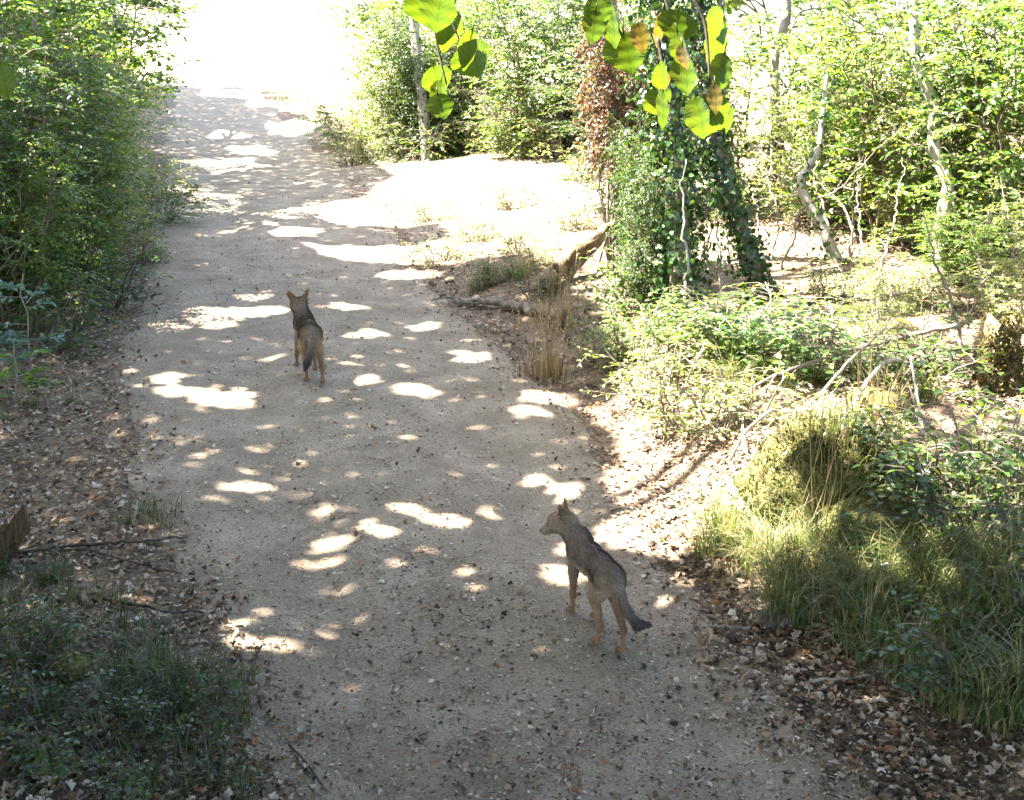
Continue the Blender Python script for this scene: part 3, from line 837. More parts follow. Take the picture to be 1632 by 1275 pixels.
for (x_, y_, kd, sc_, sz_, lb) in [
        (1180, 560, 'bramble', 1.25, .85, 'bramble mound in front of the leaning ivy trunk'),
        (1260, 575, 'bramble', 1.4, .9, 'tall bramble mound above the long fallen branch'),
        (1350, 590, 'bramble', 1.2, .75, 'bramble patch under the long fallen branch'),
        (1440, 600, 'darkweed', 1.6, 1.0, 'dark undergrowth plant left of the mossy stump'),
        (1110, 580, 'bramble', .9, .8, 'bramble at the foot of the ivy smothered tree'),
        (1010, 560, 'bramble', .75, .75, 'small green bramble right of the dry grass clump'),
        (950, 580, 'weed', .9, .9, 'leafy weed just beside the dry grass clump'),
        (1050, 640, 'weed', 1.3, 1.1, 'sunlit weed below the foot of the ivy tree'),
        (1090, 680, 'weed', 1.1, 1.0, 'sunlit weed on the bank left of the mossy mound'),
        (1170, 690, 'weed', 1.2, 1.0, 'yellowish weed directly behind the mossy mound'),
        (850, 470, 'darkweed', .7, .6, 'dark weed behind the fallen branch at the track edge'),
        (1000, 490, 'bramble', 1.1, 1.0, 'bramble right of the fallen log'),
        (830, 405, 'weed', 1.0, .8, 'sunlit weed in the clearing left of the fallen log'),
        (760, 385, 'weed', 1.2, .9, 'sunlit weed near the shadow strip of the clearing'),
        (905, 365, 'weed', 1.2, .9, 'sunlit weed at the right side of the clearing'),
        (700, 420, 'weed', 1.1, .8, 'small weed on the near edge of the sunlit clearing'),
        (790, 440, 'weed', .8, .6, 'bright weed between the clearing and the fallen branch'),
        (850, 425, 'weed', .8, .6, 'bright weed left of the thick log'),
        (690, 350, 'weed', 1.2, .8, 'weed on the shadow strip across the clearing'),
        (820, 330, 'weed', 1.3, 1.0, 'small weed in the glaring middle of the clearing'),
        (1380, 700, 'weed', .9, .8, 'small weed right of the mossy mound top'),
        (1500, 780, 'bramble', .95, .8, 'bramble behind the grass at the right edge'),
        (1600, 800, 'bramble', 1.1, 1.0, 'bramble at the right edge below the dark branch'),
        (1560, 860, 'darkweed', 1.3, 1.2, 'dark plant in the grass at the right edge'),
        (1620, 920, 'weed', 1.0, 1.1, 'weed with brown flecks at the right edge'),
        (1580, 1090, 'darkweed', 1.1, .8, 'dark plant at the lower right edge'),
        (1330, 470, 'weed', 1.1, .8, 'sunlit weed at the foot of the crooked trunk'),
        (1430, 490, 'weed', 1.1, .8, 'sunlit weed between the crooked trunk and the stump'),
        (1530, 500, 'weed', 1.1, .9, 'bright weed behind the mossy stump'),
        (1400, 540, 'pale', .28, .26, 'bright yellow green bush above the long fallen branch'),
        (1590, 470, 'weed', 1.3, 1.0, 'bright weed at the right edge above the stump')]:
    place(kd, x_, y_, lb, GB, sc_, sz_)

GE = 'low plants of the left verge'
for (x_, y_, kd, sc_, sz_, lb) in [
        (60, 560, 'darkweed', 1.6, 1.5, 'dark low plant under the nearest hedge shrub'),
        (160, 490, 'darkweed', 1.5, 1.3, 'dark low plant where the left hedge meets the orange leaves'),
        (215, 420, 'weed', 1.4, 1.2, 'yellowish weed by the left hedge foot'),
        (245, 360, 'bramble', 1.2, 1.1, 'bramble at the foot of the left hedge'),
        (262, 315, 'weed', 1.6, 1.4, 'weed leaning out from the left hedge'),
        (20, 1080, 'darkweed', .8, .5, 'dark ivy like plant left of the moss lump'),
        (60, 1180, 'darkweed', .8, .5, 'dark plant at the bottom left corner'),
        (170, 1230, 'darkweed', .7, .45, 'dark plant along the bottom edge of the left verge'),
        (335, 1150, 'darkweed', .45, .8, 'dark plant around the dead upright stem'),
        (300, 1190, 'darkweed', .5, .6, 'dark plant left of the dead upright stem')]:
    place(kd, x_, y_, lb, GE, sc_, sz_)
for k_, o_ in PROTO.items():
    if k_ not in USED: print('unused', k_)

# blue green sprigs at the left edge
def sprig(label, px, py, depth, n, size, mat, length):
    c = at(px, py, depth)
    root = thing('oak_sapling', label, 'sapling', (c[0], c[1], float(H(c[0], c[1]))), 0, 'saplings at the left edge')
    st = MB(); st.tube(wobble([0, 0, -.05], [.05, 0, c[2] - root.location.z + .1], 6, .02), np.linspace(.010, .004, 6), 5)
    P = []; D = []; N = []
    hz = c[2] - root.location.z
    for i in range(n):
        a = R.random() * 6.28; z = R.uniform(.15, 1.0) * hz
        d = unit(np.array([math.cos(a), math.sin(a), R.uniform(-.1, .4)]))
        ln = length * R.uniform(.5, 1)
        st.tube(np.stack([[0.05 * z / hz, 0, z], d * ln * .5 + [0, 0, z], d * ln + [0, 0, z - .05 * ln]]), [.004, .003, .001], 4, cap=False)
        for q in range(9):
            t = .25 + .75 * q / 8
            P.append(d * ln * t + np.array([0, 0, z - .05 * ln * t])); sd = np.cross(d, [0, 0, 1]) * (1 if q % 2 else -1)
            D.append(d * .5 + sd + R.normal(0, .25, 3)); N.append(np.array([0, 0, 1]) + R.normal(0, .35, 3))
    l = MB(); l.leaves(np.array(P), np.array(D), np.array(N), R.uniform(.7, 1.2, len(P)) * size, .5)
    l.build('foliage', M[mat], root); st.build('stem', M['twig'], root, smooth=True)


sprig('blue green leafed sapling at the left edge of the hedge', 30, 455, 9.2, 16, .085, 'leafblue', .38)
sprig('pale green sapling below the blue green one at the left edge', 14, 560, 8.6, 10, .08, 'leaf', .3)

# ------------------------------------------------------------------ leaf litter, grit, grass
def scatter(n, y0, y1, power=1.6):
    y = y0 + (y1 - y0) * R.random(n) ** power
    x = R.uniform(-.5, .5, n) * (0.95 * (y * .951 + .87) + 1.0)
    return x, y


def litter_density(x, y):
    u = x - xc(y)
    l, r = edges(y)
    on = sst(-.1, .5, u - l) * sst(-.1, .5, r - u)
    mid = np.exp(-(u / .35) ** 2)
    d = 1 - on * (0.76 - .24 * mid)
    d = d * (0.55 + 0.9 * (vn(x * 1.6, y * 1.6, 51) + .5))
    d = d * np.where(u > r + .9, .55, 1)
    return np.clip(d, 0, 1)


n = 230000
x, y = scatter(n, 2.9, 31, 1.9)
okk = R.random(n) < litter_density(x, y) * .62
x, y = x[okk], y[okk]; n = len(x)
up = vn(x * 5, y * 5, 61)
P = np.stack([x, y, H(x, y) + R.uniform(.008, .022, n) + np.where((y > 14.2) & (x - xc(y) > 1.5), .018, 0)], 1)
D = np.stack([R.normal(0, 1, n), R.normal(0, 1, n), R.normal(0, .22, n)], 1)
N = np.array([0, 0, 1.0]) + R.normal(0, .38, (n, 3))
b = MB()
uu_ = x - xc(y); le, re = edges(y); ont = sst(-.1, .5, uu_ - le) * sst(-.1, .5, re - uu_)
szl = (.010 + .042 * R.random(n) ** 1.6) * (1 - .62 * ont * R.random(n) ** .35) * np.where(R.random(n) < .12, 1.35, 1)
b.lobed(P, D, N, szl * 1.0, R.uniform(.4, .95, n), R)
# broken stalks and bark slivers among the leaves
k_ = R.random(n) < .28
b.leaves(P[k_] + R.normal(0, .03, (k_.sum(), 3)) * np.array([1, 1, 0]), D[k_] * np.array([1, 1, .3]), N[k_], R.uniform(.025, .09, k_.sum()), .07, .02, .08, simple=True)
tag(b.build('leaf_litter', M['litter']), 'fallen brown and tan leaves scattered over track and verges', 'leaf litter', kind='stuff')

n = 80000
x, y = scatter(n, 2.9, 18, 1.5)
u = x - xc(y); l, r = edges(y)
okk = (u > l - .3) & (u < r + .3) & (R.random(n) < .35 + .9 * (vn(x * 2, y * 2, 71) + .3))
x, y = x[okk], y[okk]; n = len(x)
c = np.stack([x, y, H(x, y) + .008], 1)
a = R.random(n) * 6.28; s1 = .0025 + .0065 * R.random(n) ** 1.6 * np.where(R.random(n) < .06, 1.9, 1); s2 = s1 * R.uniform(.5, 1, n); hh = s1 * R.uniform(.4, .8, n)
e1 = np.stack([np.cos(a), np.sin(a), 0 * a], 1) * s1[:, None]; e2 = np.stack([-np.sin(a), np.cos(a), 0 * a], 1) * s2[:, None]; e3 = np.stack([0 * a, 0 * a, hh], 1)
V = np.stack([c + e1, c + e2, c - e1, c - e2, c + e3], 1).reshape(-1, 3)
f = np.array([[0, 1, 4], [1, 2, 4], [2, 3, 4], [3, 0, 4]])[None] + (np.arange(n) * 5)[:, None, None]
b = MB(); b.add(V, f.reshape(-1, 3))
tag(b.build('grit', M['grit']), 'small stones and crumbs of earth strewn on the dirt track', 'grit', kind='stuff')


def blades(b, P, D, L, W, bend, seg=4):
    """arching grass blades: P foot, D horizontal lean direction"""
    n = len(P)
    D = unit(D * np.array([1, 1, 0])); Sd = np.stack([-D[:, 1], D[:, 0], 0 * D[:, 0]], 1)
    t = np.linspace(0, 1, seg + 1)
    lean = bend[:, None] * t[None] ** 1.7
    ang = lean * 1.9
    dl = L[:, None] / seg
    hx = np.cumsum(np.concatenate([np.zeros((n, 1)), np.sin(ang[:, 1:]) * dl], 1), 1)
    hz = np.cumsum(np.concatenate([np.zeros((n, 1)), np.cos(ang[:, 1:]) * dl], 1), 1)
    C = P[:, None] + D[:, None] * hx[..., None] + np.array([0, 0, 1.0]) * hz[..., None]
    wd = W[:, None] * (1 - t[None] ** 1.5 * .92)
    A = C + Sd[:, None] * wd[..., None] * .5; Bv = C - Sd[:, None] * wd[..., None] * .5
    V = np.stack([A, Bv], 2).reshape(n, -1, 3)
    q = np.array([[2 * i, 2 * i + 1, 2 * i + 3, 2 * i + 2] for i in range(seg)])
    f = (np.arange(n) * (2 * (seg + 1)))[:, None, None] + q[None]
    b.add(V.reshape(-1, 3), f.reshape(-1, 4))


def tussocks(b, polys, ntus, nb, L, W, seedlean=(0, 0)):
    allp = []
    for (poly, frac) in polys:
        poly = np.array(poly, float)
        got = 0; want = int(ntus * frac)
        while got < want:
            qx = R.uniform(poly[:, 0].min(), poly[:, 0].max()); qy = R.uniform(poly[:, 1].min(), poly[:, 1].max())
            # uniform over the ground rather than over the picture
            dw = 1 / max(.2, (qy - 40) / 1000)
            if R.random() * 2.4 > dw or not inpoly(np.array([qx]), np.array([qy]), poly)[0]:
                continue
            g = gp(qx, qy); got += 1
            m = int(nb * R.uniform(.5, 1.4))
            a = R.random(m) * 6.28; rr = np.abs(R.normal(0, .05, m))
            x = g[0] + np.cos(a) * rr; y = g[1] + np.sin(a) * rr
            Pb = np.stack([x, y, H(x, y) - .01], 1)
            Db = np.stack([np.cos(a) + R.normal(0, .4, m) + seedlean[0], np.sin(a) + R.normal(0, .4, m) + seedlean[1], 0 * a], 1)
            Lb = L * R.uniform(.4, 1.1, m) * R.uniform(.7, 1.2)
            blades(b, Pb, Db, Lb, W * R.uniform(.6, 1.2, m), np.clip(R.normal(.85, .28, m), .1, 1.35))


b = MB()
tussocks(b, [([(1120, 830), (1230, 870), (1420, 900), (1640, 850), (1640, 1000), (1560, 1010), (1400, 1000), (1250, 960), (1100, 880)], .52),
             ([(1420, 1010), (1640, 980), (1640, 1180), (1540, 1170), (1400, 1090)], .2),
             ([(1180, 960), (1420, 1000), (1400, 1060), (1250, 1010)], .06),
             ([(1080, 590), (1500, 560), (1500, 640), (1160, 640)], .08),
             ([(700, 430), (850, 440), (830, 480), (720, 460)], .03),
             ([(1380, 720), (1640, 720), (1640, 860), (1420, 860)], .06)], 200, 52, .40, .0068, (-.3, -.5))
tag(b.build('bank_grass', M['grass']), 'long arching green and straw coloured grass on the right bank', 'grass', kind='stuff')
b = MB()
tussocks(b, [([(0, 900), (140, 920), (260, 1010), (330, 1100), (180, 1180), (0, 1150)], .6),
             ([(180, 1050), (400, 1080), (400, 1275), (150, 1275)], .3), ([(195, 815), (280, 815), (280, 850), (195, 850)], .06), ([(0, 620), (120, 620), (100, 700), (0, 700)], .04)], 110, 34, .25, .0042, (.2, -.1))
tag(b.build('verge_grass', M['shadetonedgrass']), 'thin grass on the lower left verge with shade put into its colour', 'grass', kind='stuff')
# strip of grass at the far end of the track
b = MB()
n = 9000
y = R.uniform(34, 74, n); x = xc(y) + R.normal(0, 6, n)
okk = (np.abs(x - xc(y)) > 2.0) | (y > 60)
x, y = x[okk], y[okk]; n = len(x)
blades(b, np.stack([x, y, np.where(y < 58, H(x, y), H(x, y) * np.exp(-np.maximum(y - 58, 0) / 40)) - .02], 1), R.normal(0, 1, (n, 3)), R.uniform(.15, .4, n), np.full(n, .02), np.full(n, .6), 3)
tag(b.build('field_grass', M['grass']), 'rough grass at the edge of the bright field', 'grass', kind='stuff')


def grass_clump(label, px, py, n, L, mat, spread=.14, stiff=.35, name='grass_clump', stems=0):
    g = gp(px, py)
    root = thing(name, label, 'grass clump', g, 0, 'grass clumps on the right bank')
    b = MB()
    a = R.random(n) * 6.28; rr = np.abs(R.normal(0, spread, n))
    Pb = np.stack([np.cos(a) * rr, np.sin(a) * rr, 0 * a - .01], 1)
    blades(b, Pb, np.stack([np.cos(a), np.sin(a), 0 * a], 1) + R.normal(0, .5, (n, 3)), L * R.uniform(.35, 1.1, n), .006 * R.uniform(.6, 1.1, n), np.clip(R.normal(stiff, .2, n), .03, 1.1))
    b.build('blades', M[mat], root)
    if stems:
        s_ = MB()
        for i in range(stems):
            a = R.random() * 6.28; rr = R.random() * spread * 1.6
            p0 = np.array([math.cos(a) * rr, math.sin(a) * rr, 0]); p1 = p0 + np.array([R.normal(0, .09), R.normal(0, .09), L * R.uniform(1.3, 2.0)])
            s_.tube(wobble(p0, p1, 5, .01), [.0028, .0026, .0022, .0018, .001], 4)
            for q in range(7):
                pq = p1 - np.array([0, 0, .018 * q]); s_.leaves(pq[None], np.array([[R.normal(), R.normal(), 1.0]]), np.array([[R.normal(), R.normal(), .2]]), .03, .25)
        s_.build('seed_stalks', M['drygrass'], root)


grass_clump('straw coloured dry grass clump at the track edge before the ivy tree', 875, 600, 260, .36, 'drygrass', .16, .45, stems=26)
grass_clump('tall sparse dry grass behind the fallen branch', 895, 520, 90, .34, 'drygrass', .2, .2, stems=34)
grass_clump('long green grass hanging down the front of the mossy mound', 1312, 862, 95, .50, 'grass', .13, .7, stems=8)
grass_clump('green and straw grass tuft growing on the left shoulder of the mossy mound', 1240, 810, 60, .28, 'grass', .10, .8, stems=4)
grass_clump('grass tuft hanging over the right side of the mossy mound', 1370, 790, 110, .42, 'grass', .12, .75, stems=4)
grass_clump('dry grass clump at the right of the mossy mound', 1400, 690, 120, .5, 'drygrass', .1, .3, stems=10)
grass_clump('straw grass clump overhanging the track at right', 1250, 930, 190, .34, 'drygrass', .18, .75)
grass_clump('thick green grass clump at the right edge of the track', 1480, 960, 240, .42, 'grass', .12, .75)

# ------------------------------------------------------------------ fallen wood
def branch(label, pxs, r0, r1, mat, side=0, lift=None, name='fallen_branch', group=None, forks=(), seg=7, rough=.15, cat='branch'):
    """polyline lying on the ground through photo pixels; lift raises points above the ground (metres)"""
    pts = [gp(*p) for p in pxs]
    lift = lift or [0.0] * len(pts)
    base = pts[0].copy()
    L = np.array([p + np.array([0, 0, max(r0, r1) * .7 + .018 + z]) - base for p, z in zip(pts, lift)])
    root = thing(name, label, cat, base, 0, group)
    Q = smooth_line(L, max(10, 6 * len(L)))
    Q[:, 1:] += R.normal(0, r0 * .3, (len(Q), 2))
    b = MB(); b.tube(Q, np.linspace(r0, r1, len(Q)), seg, rough=rough); b.build('limb', M[mat], root, smooth=True)
    for fk in forks:
        fp, fr, fl = fk if len(fk) == 3 else (fk[0], fk[1], None)
        fl = fl or [0.0] * len(fp)
        W = np.array([gp(*p) + np.array([0, 0, r0 * .7 + .02 + z]) - base for p, z in zip(fp, fl)])
        Q = smooth_line(W, max(8, 5 * len(W))); Q += R.normal(0, fr * .3, Q.shape)
        b = MB(); b.tube(Q, np.linspace(fr, fr * .35, len(Q)), 6, rough=rough); b.build('twig', M[mat], root, smooth=True)
    return root


GF = 'fallen branches on the right bank'
branch('grey fallen branch with a forked tip lying out onto the track', [(898, 508), (850, 502), (800, 492), (757, 490), (725, 486)], .055, .03, 'bark', forks=[([(757, 490), (720, 482), (686, 486)], .022), ([(780, 492), (740, 492), (722, 497)], .014)], group=GF)
branch('thick sunlit log leaning in the brambles behind the tall dry grass', [(872, 462), (915, 440), (985, 425)], .085, .05, 'wood', lift=[0.02, .18, .40], name='fallen_log', cat='log', seg=10)
branch('dark thinner log lying against the thick sunlit log', [(905, 448), (950, 425), (990, 412)], .06, .05, 'bark', lift=[0.02, .2, .42], name='fallen_log', cat='log')
branch('long pale branch slanting across the bank towards the mossy stump', [(1165, 650), (1220, 635), (1330, 612), (1420, 600), (1520, 590)], .011, .020, 'twig', lift=[0.02, .12, .2, .26, .32], group=GF)
branch('thin grey stick crossing under the long pale branch', [(1300, 652), (1345, 640), (1400, 640)], .014, .008, 'twig', lift=[.05, .25, .5], group=GF)
branch('pale arched stick curving over the dry grass clump', [(1343, 690), (1372, 670), (1400, 660), (1425, 660)], .016, .012, 'palebark', lift=[0, .22, .34, .36], group=GF)
branch('thin white stick leaning right of the arched stick', [(1470, 700), (1455, 670), (1440, 660)], .014, .007, 'palebark', lift=[0, .18, .38], group=GF, forks=[([(1455, 680), (1440, 672)], .008, [.12, .24])])
branch('dark branch lying in the sunlit patch at the right edge', [(1520, 704), (1570, 718), (1640, 738)], .014, .02, 'darktwig', lift=[.03, .04, .05], group=GF)
branch('pale forked stick lying on the left shoulder of the mossy mound', [(1162, 750), (1182, 735), (1225, 722)], .014, .010, 'palebark', lift=[.05, .16, .26], group=GF, forks=[([(1182, 738), (1192, 752)], .012, [.15, .05]), ([(1182, 735), (1178, 722)], .011, [.15, .25])])
branch('brown arching stick above the bramble mound', [(1320, 545), (1350, 535), (1385, 540)], .014, .009, 'darktwig', lift=[.2, .32, .3], group=GF)
branch('thin straight stick lying by the right edge of the track', [(1195, 1008), (1160, 1006), (1130, 1004)], .010, .006, 'twig', group=GF)
branch('pale straw stick lying at the foot of the bank grass', [(1290, 1092), (1340, 1090), (1385, 1082)], .008, .005, 'palebark', group=GF)
GV = 'fallen twigs on the left verge'
branch('dark forked twig lying across the leaf litter of the left verge', [(5, 888), (80, 882), (115, 876), (200, 872), (300, 862)], .014, .006, 'darktwig', group=GV,
       forks=[([(80, 884), (150, 884), (190, 898), (290, 922)], .010), ([(85, 886), (120, 905), (150, 922)], .008), ([(30, 886), (60, 876), (85, 882)], .007)])
branch('single thin twig lying below the forked twig', [(165, 962), (230, 972), (270, 983), (325, 982)], .009, .005, 'darktwig', group=GV)
branch('thin pale sticks lying crossed below the moss lump', [(120, 1100), (150, 1095), (185, 1112)], .007, .004, 'palebark', group=GV, forks=[([(140, 1096), (172, 1097)], .005), ([(150, 1120), (190, 1135), (225, 1140)], .005)])
branch('short pale twig standing in the leaves by the forked twig', [(213, 838), (219, 834), (222, 830)], .006, .004, 'palebark', lift=[0, .05, .1], group=GV)
branch('bare twig lying on the track edge at the bottom', [(462, 1195), (490, 1225), (520, 1268)], .007, .004, 'darktwig', group=GV)

# upright dead stem at the lower left
g = gp(345, 1240)
root = thing('dead_seed_plant', 'upright dead seed stem at the lower left track edge', 'plant stem', g)
d0 = (g - np.array([0, 0, CAMH])) @ FW
pl = [np.zeros(3)] + [at(px_, py_, d0) - g for (px_, py_) in [(365, 1190), (385, 1110), (400, 1060), (418, 1028)]]
b = MB(); b.tube(smooth_line(pl, 14), np.linspace(.007, .004, 14), 5); b.build('stem', M['darktwig'], root, smooth=True)
b = MB()
for q in range(26):
    t = R.uniform(.45, 1); p_ = smooth_line(pl, 30)[int(t * 29)]
    b.leaves(p_[None], R.normal(0, 1, (1, 3)) + [0, 0, .8], R.normal(0, 1, (1, 3)), .022, .5)
b.build('seed_heads', M['darktwig'], root)


def lump(label, name, cat, center, radii, mat, noise=.22, seed=3, n=48, rz=0, skirt=0):
    rg = np.random.default_rng(seed)
    root = thing(name, label, cat, center, rz)
    th = np.linspace(0, math.pi, n // 2 + 1); ph = np.linspace(0, 2 * math.pi, n, endpoint=False)
    T, Ph = np.meshgrid(th, ph, indexing='ij')
    d = np.stack([np.sin(T) * np.cos(Ph), np.sin(T) * np.sin(Ph), np.cos(T)], -1)
    nz = 0
    for fq, am in [(1.6, 1), (3.6, .6), (8, .4), (18, .25)]:
        k1 = rg.normal(0, fq, (4, 3)); p1 = rg.random(4) * 6.28
        nz = nz + am * np.mean(np.sin(d @ k1.T * 1.6 + p1), -1)
    r = 1 + noise * nz
    V = d * r[..., None] * np.array(radii)
    if skirt:
        V[..., :2] *= (1 + skirt * (1 - np.clip(V[..., 2:] / radii[2], 0, 1)) ** 1.5)
    rws, c = n // 2 + 1, n
    i = np.arange(rws - 1)[:, None] * c; j = np.arange(c)[None]; k = (j + 1) % c
    q = np.stack([i + j, i + c + j, i + c + k, i + k], -1).reshape(-1, 4)
    b = MB(); b.add(V.reshape(-1, 3), q)
    b.build('body' if name != 'mossy_mound' else 'mound', M[mat], root, smooth=True)
    return root, V.reshape(-1, 3)


def moss_fuzz(root, V, n, size, zmin):
    V = V[V[:, 2] > zmin]
    i = R.integers(0, len(V), n)
    P = V[i] + R.normal(0, .006, (n, 3))
    D = unit(V[i]) * .35 + R.normal(0, .7, (n, 3)); N = unit(V[i]) + R.normal(0, .5, (n, 3))
    b = MB(); b.leaves(P, D, N, size * R.uniform(.5, 1.3, n), .4)
    return b


M['mossfuzz'] = leafmat('moss_tufts', [(0.0, (0.035, 0.038, 0.012)), (.5, (.085, .085, .026)), (.85, (.15, .135, .05)), (1.0, (.24, .18, .10))], .3, (1.3, 1.2, .6), .8, .1)
g = gp(1335, 815); g = g + np.array([0, .25, .0])
root, V = lump('big mossy mound under sticks and hanging grass on the right bank', 'mossy_mound', 'mound', g, (.32, .27, .40), 'moss', .32, 33, 120, skirt=.35)
moss_fuzz(root, V, 9000, .022, -.1).build('moss', M['mossfuzz'], root)
b = MB()
Vg = V[(V[:, 2] > .0)]; Vg = Vg[R.integers(0, len(Vg), 420)]
blades(b, Vg, Vg * np.array([1, 1, 0]) + R.normal(0, .15, (420, 3)) + np.array([0, -.15, 0]), R.uniform(.10, .34, 420), R.uniform(.003, .006, 420), np.clip(R.normal(.9, .25, 420), .2, 1.3))
b.build('grass', M['grass'], root)
b = MB()
Vg = V[(V[:, 2] > .05)]; Vg = Vg[R.integers(0, len(Vg), 90)]
b.lobed(Vg + R.normal(0, .008, (90, 3)), R.normal(0, 1, (90, 3)), unit(Vg) + R.normal(0, .4, (90, 3)), R.uniform(.025, .055, 90), R.uniform(.4, .9, 90), R)
b.build('fallen_leaves', M['litter'], root)
g = gp(1425, 850)
root, V = lump('low mossy boulder at the foot of the big mossy mound', 'mossy_boulder', 'boulder', g + np.array([-.05, .1, .0]), (.30, .2, .17), 'moss', .25, 9)
moss_fuzz(root, V, 2600, .013, -.05).build('moss', M['mossfuzz'], root)
g = gp(1395, 668)
root, V = lump('dark brown mossy stone behind the arched stick', 'mossy_stone', 'stone', g, (.22, .2, .2), 'moss', .25, 12)
g = gp(1242, 1000)
lump('dark stone half hidden under the bank grass at the track edge', 'dark_stone', 'stone', g + np.array([0, .05, 0]), (.13, .09, .06), 'stone', .25, 15)
g = gp(255, 992)
lump('small flat grey stone in the leaves beside the left verge twig', 'grey_stone', 'stone', g, (.06, .04, .025), 'stone', .2, 16, 24)
g = gp(305, 300)
lump('small dark stone on the far left side of the track', 'dark_stone', 'stone', g, (.13, .1, .08), 'stone', .25, 17, 24)
g = gp(120, 1085)
root, V = lump('yellow green moss lump on a dead stub in the dark left verge', 'moss_lump', 'moss lump', g + np.array([0, 0, .07]), (.075, .055, .055), 'moss', .3, 18, 28)
moss_fuzz(root, V, 500, .014, -.05).build('moss', M['mossfuzz'], root)

# mossy stump at the right
g = gp(1595, 622)
root = thing('mossy_stump', 'tall mossy tree stump at the right edge of the bank', 'stump', g)
b = MB()
n_, sg = 14, 22
a = np.arange(sg) * 2 * math.pi / sg
ring = []
for i in range(n_):
    t = i / (n_ - 1)
    r_ = .115 + .10 * (1 - t) ** 3
    rr = r_ * (1 + .16 * np.sin(a * 5 + 1) * (1 - t * .4) + .07 * np.sin(a * 11 + i) + .06 * R.normal(0, 1, sg))
    zz = -.1 + t * (.56 + .05 * np.sin(a * 3) + .07 * R.random(sg) * (t > .9))
    ring.append(np.stack([rr * np.cos(a) - .04 * t, rr * np.sin(a), zz], 1))
V = np.vstack(ring + [np.array([[0, 0, .42]])])
i = np.arange(n_ - 1)[:, None] * sg; j = np.arange(sg)[None]; k_ = (j + 1) % sg
q = np.stack([i + j, i + k_, i + sg + k_, i + sg + j], -1).reshape(-1, 4)
tt = np.stack([(n_ - 1) * sg + np.arange(sg), (n_ - 1) * sg + (np.arange(sg) + 1) % sg, np.full(sg, n_ * sg)], -1)
b.add(V, q, tt); b.build('trunk', M['wood'], root, smooth=True)
sel = R.integers(sg * 2, n_ * sg, 4200)
Pm = V[sel] + R.normal(0, .018, (4200, 3)); o_ = unit(V[sel] * np.array([1, 1, 0]))
mk = (vn(Pm[:, 2] * 6 + Pm[:, 0] * 5, Pm[:, 1] * 8, 88) > -.25)
mb = MB(); mb.leaves(Pm[mk], o_[mk] + R.normal(0, .6, (mk.sum(), 3)), o_[mk] + R.normal(0, .6, (mk.sum(), 3)), .028, .45)
mb.build('moss', M['mossfuzz'], root)

# broken splintered stub at the lower left edge
g = gp(8, 905)
root = thing('broken_stump', 'splintered broken wooden stump at the left edge', 'stump', g)
d0 = (g - np.array([0, 0, CAMH])) @ FW
b = MB()
def px3(px_, py_, dz=0): return at(px_, py_, d0 + dz) - g
for (prof, dz, th) in [([(-30, 930), (12, 900), (44, 838), (36, 806), (22, 822), (4, 850), (-30, 872)], 0.0, .05), ([(-34, 940), (-6, 905), (12, 868), (18, 832), (6, 838), (-14, 846), (-36, 862)], -.045, .04)]:
    m_ = len(prof)
    A = np.array([px3(a_, b_, dz) for a_, b_ in prof]); Bq = A + FW * th + R.normal(0, .004, (m_, 3))
    c0 = A.mean(0) - FW * .02; c1 = Bq.mean(0) + FW * .02
    V = np.vstack([A, Bq, c0[None], c1[None]])
    j = np.arange(m_); k_ = (j + 1) % m_
    b.add(V, np.stack([j, k_, m_ + k_, m_ + j], -1), np.stack([k_, j, np.full(m_, 2 * m_)], -1), np.stack([m_ + j, m_ + k_, np.full(m_, 2 * m_ + 1)], -1))
b.build('splintered_wood', M['darkwood'], root)

# ------------------------------------------------------------------ hanging leaves close to the camera
def hazel_leaf(w_, h_, seed, mat, parent, loc, tilt, yaw, roll):
    rg = np.random.default_rng(seed)
    n = 30
    t = np.linspace(0, 1, n)
    prof = np.sin(math.pi * t ** 0.78) ** .75 * (1 - .25 * t ** 3)
    prof[0] = 0.0; prof[-1] = 0
    teeth = 1 + .05 * np.where(np.arange(n) % 2 == 0, 1, -1) * (t > .05) + rg.normal(0, .02, n)
    curl = rg.uniform(.06, .22); cup = rg.uniform(.08, .25)
    rows = []
    for sd in (-1, -.5, 0, .5, 1):
        x = sd * .5 * w_ * prof * (teeth if abs(sd) == 1 else 1)
        z = -t * h_ + (0.04 * h_ * np.abs(sd) * (t < .15))
        y = cup * w_ * (abs(sd) ** 1.5) * prof * .5 + curl * h_ * (t - .4) ** 2 + .012 * h_ * np.sin(t * 22 + abs(sd) * 3) * abs(sd)
        rows.append(np.stack([x, y, z], 1))
    V = np.stack(rows, 1)
    i = np.arange(n - 1)[:, None] * 5; j = np.arange(4)[None]
    q = np.stack([i + j, i + j + 1, i + 5 + j + 1, i + 5 + j], -1).reshape(-1, 4)
    b = MB(); b.add(V.reshape(-1, 3), q)
    # petiole
    pt = np.array([[0, 0, 0], [.01 * w_, 0, .12 * h_], [.05 * w_, .02 * h_, .3 * h_]])
    b.tube(pt, [.0012, .001, .001], 5)
    o = b.build('leaf', M[mat], parent, smooth=True)
    o.location = [float(c) for c in loc]
    o.rotation_euler = (tilt, roll, yaw)
    return o


